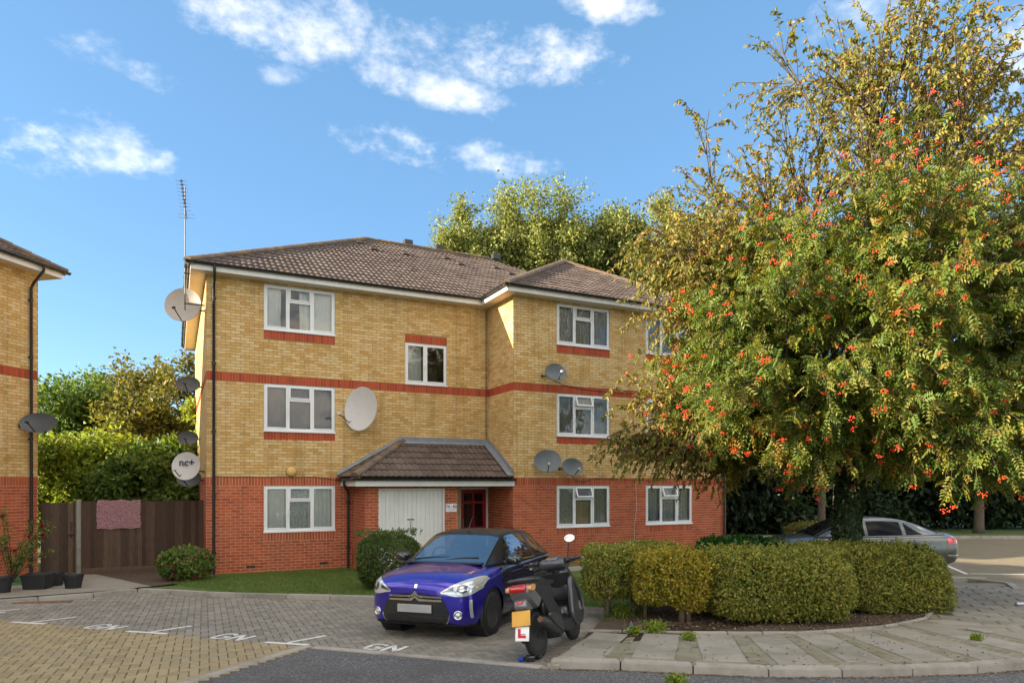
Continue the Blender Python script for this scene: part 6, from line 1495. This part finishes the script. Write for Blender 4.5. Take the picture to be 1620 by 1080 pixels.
def hs(x, y, z1, r=.035, lean=.06, fork=True):
    g = gz(y)+.03; a = (x+RND.uniform(-lean, lean), y+RND.uniform(-lean, lean)); L_ = [([(x, y, g-.02), (x+RND.uniform(-.02, .02), y, g+(z1-g)*.5), (a[0], a[1], z1)], r)]
    if fork: L_ += [([(x, y, g+(z1-g)*.45), (a[0]+.15, y+.05, z1+.15)], r*.6), ([(x, y, g+(z1-g)*.5), (a[0]-.17, y-.04, z1+.15)], r*.6)]
    return L_
shrub('hedge_shrub', 'dusty green clipped shrub closest to the scooter with bare stems', [((1.62, 10.75, .90), (.52, .62, .37)), ((2.3, 11.35, .92), (.5, .5, .35))], 'leaf_hedge', 2500, .043, .6, hs(1.45, 10.35, .75)+hs(1.85, 10.45, .7, .03)+hs(2.2, 10.9, .7), group='clipped shrubs in the roadside bed', base=(1.62, 10.6, gz(10.6)+.04), p=4.6)
shrub('hedge_shrub', 'yellowing clipped shrub on one thick pale stem between two green ones', [((2.34, 10.25, .90), (.60, .50, .37)), ((2.55, 10.0, .62), (.22, .2, .16))], 'leaf_hedge_yellow', 2500, .043, .6, hs(2.46, 9.95, .72, .055, .03, False)+hs(2.58, 9.98, .7, .045, .03, False)+hs(2.0, 10.3, .7), group='clipped shrubs in the roadside bed', base=(2.45, 10.1, gz(10.1)+.04), p=4.6)
shrub('hedge_shrub', 'large square clipped green shrub beside the footpath, foliage near the soil', [((3.90, 10.35, .83), (1.04, .78, .45)), ((4.25, 10.2, .58), (.62, .55, .28))], 'leaf_hedge', 2500, .043, .6, hs(4.25, 9.80, .5, .04, .03, False)+hs(3.15, 10.0, .65)+hs(3.7, 10.3, .6), group='clipped shrubs in the roadside bed', base=(3.95, 10.3, gz(10.3)+.04), p=4.8)
shrub('hedge_shrub', 'long clipped green shrub in front of the ivy trunk, ending at the flagstones', [((5.85, 11.35, .80), (1.15, .72, .45)), ((6.2, 11.1, .5), (.8, .5, .25))], 'leaf_hedge', 2500, .043, .6, hs(5.6, 10.8, .6)+hs(6.5, 11.0, .6)+hs(4.95, 10.7, .6, .03), group='clipped shrubs in the roadside bed', base=(5.85, 11.3, gz(11.3)+.04), p=4.8, yaw=.12)
shrub('laurel_hedge', 'glossy bright green laurel hedge running behind the clipped shrubs', [((4.6, 13.4, .66), (.95, .38, .56)), ((7.1, 13.9, .56), (1.55, .38, .48))], 'leaf_laurel', 620, .12, .45, hs(5.0, 13.4, .5), cat='hedge', base=(5.6, 13.5, gz(13.5)+.04), p=4.5, yaw=.18, depth=.05)
g_ = G(607, 935, .05); shrub('round_shrub', 'rounded dark green shrub by the porch corner behind the purple car', [((g_[0]+.02, g_[1]+.55, gz(g_[1])+.60), (.68, .60, .55))], 'leaf_box', 2000, .06, .36, hs(g_[0], g_[1]+.5, .5), base=(g_[0], g_[1]+.5, gz(g_[1])+.04), p=2.6, depth=.07, coarse=.07)
g_ = G(280, 919, .05); shrub('flowering_shrub', 'low pink flowered hydrangea against the fence by the corner of the flats', [((g_[0], g_[1]+.35, .42), (.60, .45, .33))], 'leaf_green', 900, .09, .55, hs(g_[0], g_[1]+.3, .3), base=(g_[0], g_[1]+.3, gz(g_[1])+.04), p=2.4, flowers=('petal_pink', 220, .055), coarse=.1)
shrub('clipped_bush', 'low rounded clipped bush beyond the bonnet of the silver saloon', [((10.3, 23.6, .45), (.85, .6, .52))], 'leaf_olive', 500, .09, .5, (), base=(10.3, 23.6, 0), p=2.6)
# rose by the neighbouring wall
g_ = G(18, 921, .05); rb_ = np.array((g_[0], g_[1], gz(g_[1])+.05)); rose = thing('rose_bush', 'straggly rose bush with red blooms against the neighbouring brick wall', 'shrub', tuple(rb_))
st = MB(); P = []; D = []; F_ = []
for k in range(15):
    e = np.array([NPR.uniform(-.45, .95), NPR.uniform(-.25, .35), NPR.uniform(.7, 1.75)]); e[2] *= 1-.25*abs(e[0])
    tw = curve_pts((NPR.uniform(-.05, .05), 0, 0), e, .15, 8, .05); st.tube([tuple(p) for p in tw], list(np.linspace(.011, .003, 8)), 5)
    m = 46; t = .25+.75*NPR.random(m); i = np.minimum((t*7).astype(int), 6); f = (t*7-i)[:, None]; P.append(tw[i]*(1-f)+tw[i+1]*f+rdir(m)*.04); D.append(rdir(m)+np.array([0, 0, -.2]))
    if k % 3 == 0: F_.append(tw[-2]+rdir(1)[0]*.05)
st.build('stems', M['twig'], rose, smooth=True); P = np.concatenate(P); D = unit(np.concatenate(D)); put_leaves('leaves', P, D, unit(rdir(len(P))+np.array([0, 0, 1])), .075, .04, M['leaf_green'], rose)
F_ += [np.array((-.02, -.1, .78)), np.array((.16, -.12, .72)), np.array((-.2, -.1, .70))]
for q in F_:
    n = 16; d = rdir(n); b = MB(); V, FF = leaf_arrays(np.repeat(np.array(q)[None], n, 0), d, rdir(n), .055, .05); np_mesh('bloom', V, FF, M['petal_red'], rose, rnd=np.repeat(NPR.random(n), 2))
# grass, weeds, fallen leaves
def scatter(poly, n, ok=None):
    xs = [p[0] for p in poly]; ys_ = [p[1] for p in poly]; out = []
    while len(out) < n:
        p = (RND.uniform(min(xs), max(xs)), RND.uniform(min(ys_), max(ys_)))
        if inside(p, poly) and (ok is None or ok(p)): out.append(p)
    return np.array(out)
gp1 = [(x, y) for x, y in ((-7.3, 14.7), (-5.7, 13.45), (-2.6, 12.95), (1.55, 11.45), (1.3, 9.9), (2.0, 10.3), (2.5, 11.6), (2.6, 14), (.5, 18.5), (-1.4, 17.0), (-3.6, 16.6), (-4.3, 18.3), (-7.45, 16.8))]
Q = scatter(gp1, 31000); Z = np.array([gz(y) for y in Q[:, 1]])+.04
GP = np.column_stack([Q, Z]); GD = unit(np.column_stack([NPR.normal(size=(len(Q), 2))*.45, np.ones(len(Q))])); hgt = .035+.05*NPR.random(len(Q))**2
gr_o = put_leaves('grass', GP, GD, rdir(len(Q)), hgt, .009, M['grass'], None); tag(gr_o, 'short uneven grass of the front lawn', 'grass', kind='stuff')
bed_poly = [(1.5, 9.45), (2.9, 9.25), (4.1, 9.2), (5.2, 9.45), (6.3, 10.2), (6.6, 11), (6, 12), (3, 11.5), (1.8, 10.5)]
Q = np.concatenate([scatter(bed_poly, 2400), scatter([tuple(p) for p in KR[:7]]+BACK[3::-1], 260)])
kr_ = resample(KR[:7], .012); Qk = np.array([(p.x+NPR.normal()*.02, p.y-.03-abs(NPR.normal())*.035) for p in kr_]); Z = np.array([gz(y) for y in Q[:, 1]])+.056
lt = put_leaves('leaf_litter', np.column_stack([Q, Z]), unit(np.column_stack([NPR.normal(size=(len(Q), 2)), NPR.normal(size=len(Q))*.25])), unit(rdir(len(Q))*.35+np.array([0, 0, 1])), .035*(.5+NPR.random(len(Q))), .02, M['litter'], None); tag(lt, 'fallen leaves and chips scattered on the bed', 'leaves', kind='stuff')
Zk = np.array([gz(y) for y in Qk[:, 1]])-.030
lk_ = put_leaves('gutter_debris', np.column_stack([Qk, Zk]), unit(np.column_stack([NPR.normal(size=(len(Qk), 2)), NPR.normal(size=len(Qk))*.2])), unit(rdir(len(Qk))*.35+np.array([0, 0, 1])), .03*(.5+NPR.random(len(Qk))), .016, M['litter'], None); tag(lk_, 'brown grit and leaf bits lying along the road kerb', 'debris', kind='stuff')
for lab, px, py, s in (('weed sprouting at the bed edge beside the dark bottle', 1003, 1003, .10), ('leafy weed clump at the bed edge under the yellowing shrub', 1035, 1000, .16), ('little weed by the footpath edge under the thick stem', 1090, 1011, .08), ('weed growing out of the road kerb joint', 1070, 1078, .10), ('small green weed alone on the flagstones', 1545, 1012, .07), ('low weed among the stems by the lawn', 985, 975, .18)):
    gx, gy = G(px, py, .0 if py > 1060 else .05); n = int(260*s/.1); P = np.column_stack([NPR.normal(size=(n, 2))*s*.45, NPR.random(n)*s*.9]); b0_ = (gx, gy, gz(gy)+(-.03 if py > 1060 else .045))
    w_ = thing('weed', lab, 'plant', b0_, 0, 'weeds'); put_leaves('leaves', P, unit(rdir(n)+np.array([0, 0, .5])), unit(rdir(n)+np.array([0, 0, 1])), .045, .02, M['leaf_lime'], w_)
    mb = MB()
    for k in range(6): mb.tube([(0, 0, -.02), (RND.uniform(-.4, .4)*s, RND.uniform(-.4, .4)*s, s*.9)], .003, 4)
    mb.build('stems', M['leaf_lime'], w_)
# ------------------------------------------------------------------ fence, pots and small things
FA = Vector((-11.82, 17.12, 0)); FB = Vector((-8.34, 18.5, 0)); fd_ = (FB-FA); FL = fd_.length; fang = math.atan2(fd_.y, fd_.x)
fence = thing('fence', 'dark brown vertical board fence with concrete post between the two blocks', 'fence', FA, fang)
gate = thing('gate', 'dark brown boarded gate with latch next to the concrete post', 'gate', FA, fang)
bm = MB(); bm.add([(0, 0, -.9), (.11, .0, -.9), (.11, .022, -.9), (0, .012, -.9), (0, 0, .9), (.11, 0, .9), (.11, .022, .9), (0, .012, .9)], [(0, 1, 5, 4), (1, 2, 6, 5), (2, 3, 7, 6), (3, 0, 4, 7), (4, 5, 6, 7), (0, 3, 2, 1)])
b0o = bm.build('board', M['fence'], fence); first = [b0o]
def board(parent, x, z, sc_=1.0):
    o = b0o if first else link('board', b0o.data, parent)
    if first: first.clear()
    o.parent = parent; o.location = (x, RND.uniform(-.004, .004), z); o.rotation_euler = (RND.uniform(-.006, .006), RND.uniform(-.008, .008), .05); o.scale = (1, 1, sc_)
x = .872
while x < FL-.06: board(fence, x, .95+RND.uniform(-.012, .012)); x += .098
x = .0
while x < .70: board(gate, x, .94+RND.uniform(-.008, .008), .985); x += .098
for zz in (.3, 1.0, 1.7):
    mb = MB(); mb.box(.86, FL, .025, .075, zz-.04, zz+.04); mb.build('rail', M['fence'], fence); mb = MB(); mb.box(.0, .76, .025, .06, zz-.045, zz+.045); mb.build('rail', M['fence'], gate)
mb = MB(); mb.rbox(.77, .875, -.04, .07, -.1, 1.90, .012); mb.build('post', M['post'], fence); mb = MB(); mb.rbox(.865, FL, -.01, .05, -.1, .14, .01); mb.build('gravel_board', M['fence'], fence)
mb = MB(); mb.box(.74, .772, -.03, .03, .05, 1.86); mb.build('gate_stop', M['fence'], fence)
mb = MB(); mb.rbox(.58, .75, -.03, -.015, 1.0, 1.03, .004); mb.tube([(.66, -.03, 1.06), (.66, -.055, 1.0), (.66, -.03, .93)], .009, 6); mb.box(.64, .68, -.02, -.005, 1.1, 1.35); mb.build('latch', M['dark_metal'], gate)
rug = thing('rug', 'dusty pink shaggy rug hung over the wooden fence', 'rug', FA, fang)
rows = []
for k in range(26):
    t = k/25
    row = []
    for i in range(41):
        xx = 1.22+1.0*i/40+.006*math.sin(t*9); j = RND.uniform(-.012, .012)
        if t < .12: row.append(Vector((xx, .09-.12*t/.12, 1.80+.08*t/.12+j*.5)))
        else: row.append(Vector((xx+j*.4, -.035-.006*math.sin(i*.6)+j, 1.88-(t-.12)/.88*.74+RND.uniform(-.008, .008)+.012*math.sin(i*.35))))
    rows.append(row)
mb = MB(); mb.grid(rows); mb.build('pile', M['rug'], rug)
def pot(lab, px, py, r0, r1, h, square=False):
    gx, gy = G(px, py, .06); o = thing('plant_pot', lab, 'plant pot', (gx, gy, gz(gy)+.056), 0, 'black pots by the neighbouring wall')
    mb = MB(); n = 4 if square else 20; rt = Matrix.Rotation(math.pi/4+.2, 4, 'Z') if square else Matrix.Identity(4); k = 1.35 if square else 1
    mb.lathe([(r0*k, 0), (r1*k*.96, h*.85), (r1*k, h*.86), (r1*k*1.03, h), (r1*k*.95, h), (r1*k*.9, h*.8)], n, rt); mb.build('pot', M['pot'], o, smooth=not square, autosmooth=40)
    mb = MB(); mb.lathe([(0, h*.82), (r1*k*.92, h*.80)], n, rt); mb.build('compost', M['soil'], o)
pot('large square black planter on the turf by the path', 60, 930, .20, .24, .30, True); pot('round black pot between the square planter and the tapered one', 87, 925, .14, .18, .27); pot('tapered black pot closest to the gate', 116, 929, .14, .19, .27); pot('black pot under the rose bush', 2, 936, .15, .19, .30)
gx, gy = G(998, 999, .05); bo = thing('bottle', 'small black bottle standing on the soil of the bed', 'bottle', (gx, gy, gz(gy)+.047))
mb = MB(); mb.lathe([(0, 0), (.045, 0), (.05, .01), (.05, .08), (.04, .11), (.02, .13), (.018, .15), (0, .15)], 14); mb.build('body', M['gloss_black'], bo, smooth=True, autosmooth=50); mb = MB(); mb.lathe([(.051, .03), (.051, .065)], 14); mb.build('band', M['sign'], bo)
gx, gy = G(1614, 958, .05); cn = thing('drinks_can', 'crushed purple and white drinks can lying on the flagstones', 'can', (gx, gy, gz(gy)+.055))
mb = MB(); mb.tube([(-.07, 0, .033), (-.06, 0, .034), (0, .004, .03), (.06, 0, .034), (.07, 0, .033)], [.026, .033, .028, .033, .026], 14); mb.build('body', mat('can', [(.25, .2, .5), (.7, .7, .72)], .3, metal=.5, scale=18), cn, smooth=True)
bh = thing('hoop_barrier', 'white painted metal hoop barrier on the far verge', 'barrier', (22.6, 29.4, .07))
mb = MB(); mb.tube([(0, 0, -.1), (0, 0, .62), (.03, 0, .67), (.08, 0, .70), (1.3, 0, .70), (1.36, 0, .67), (1.38, 0, .6), (1.38, 0, -.1)], .05, 8); mb.build('hoop', M['white_paint'], bh, smooth=True)
pk = thing('timber_offcut', 'weathered brown plank lying along the kerb by the path', 'plank', (*G(60, 953), 0)); pk.location.z = gz(pk.location.y)-.03; pk.rotation_euler = (0, 0, math.radians(12))
mb = MB(); mb.rbox(-.9, .55, -.05, .05, 0, .022, .004); mb.build('board', mat('plank', [(.13, .07, .03), (.22, .12, .06)], .9, scale=8, stretch=(1, 6, 1)), pk)
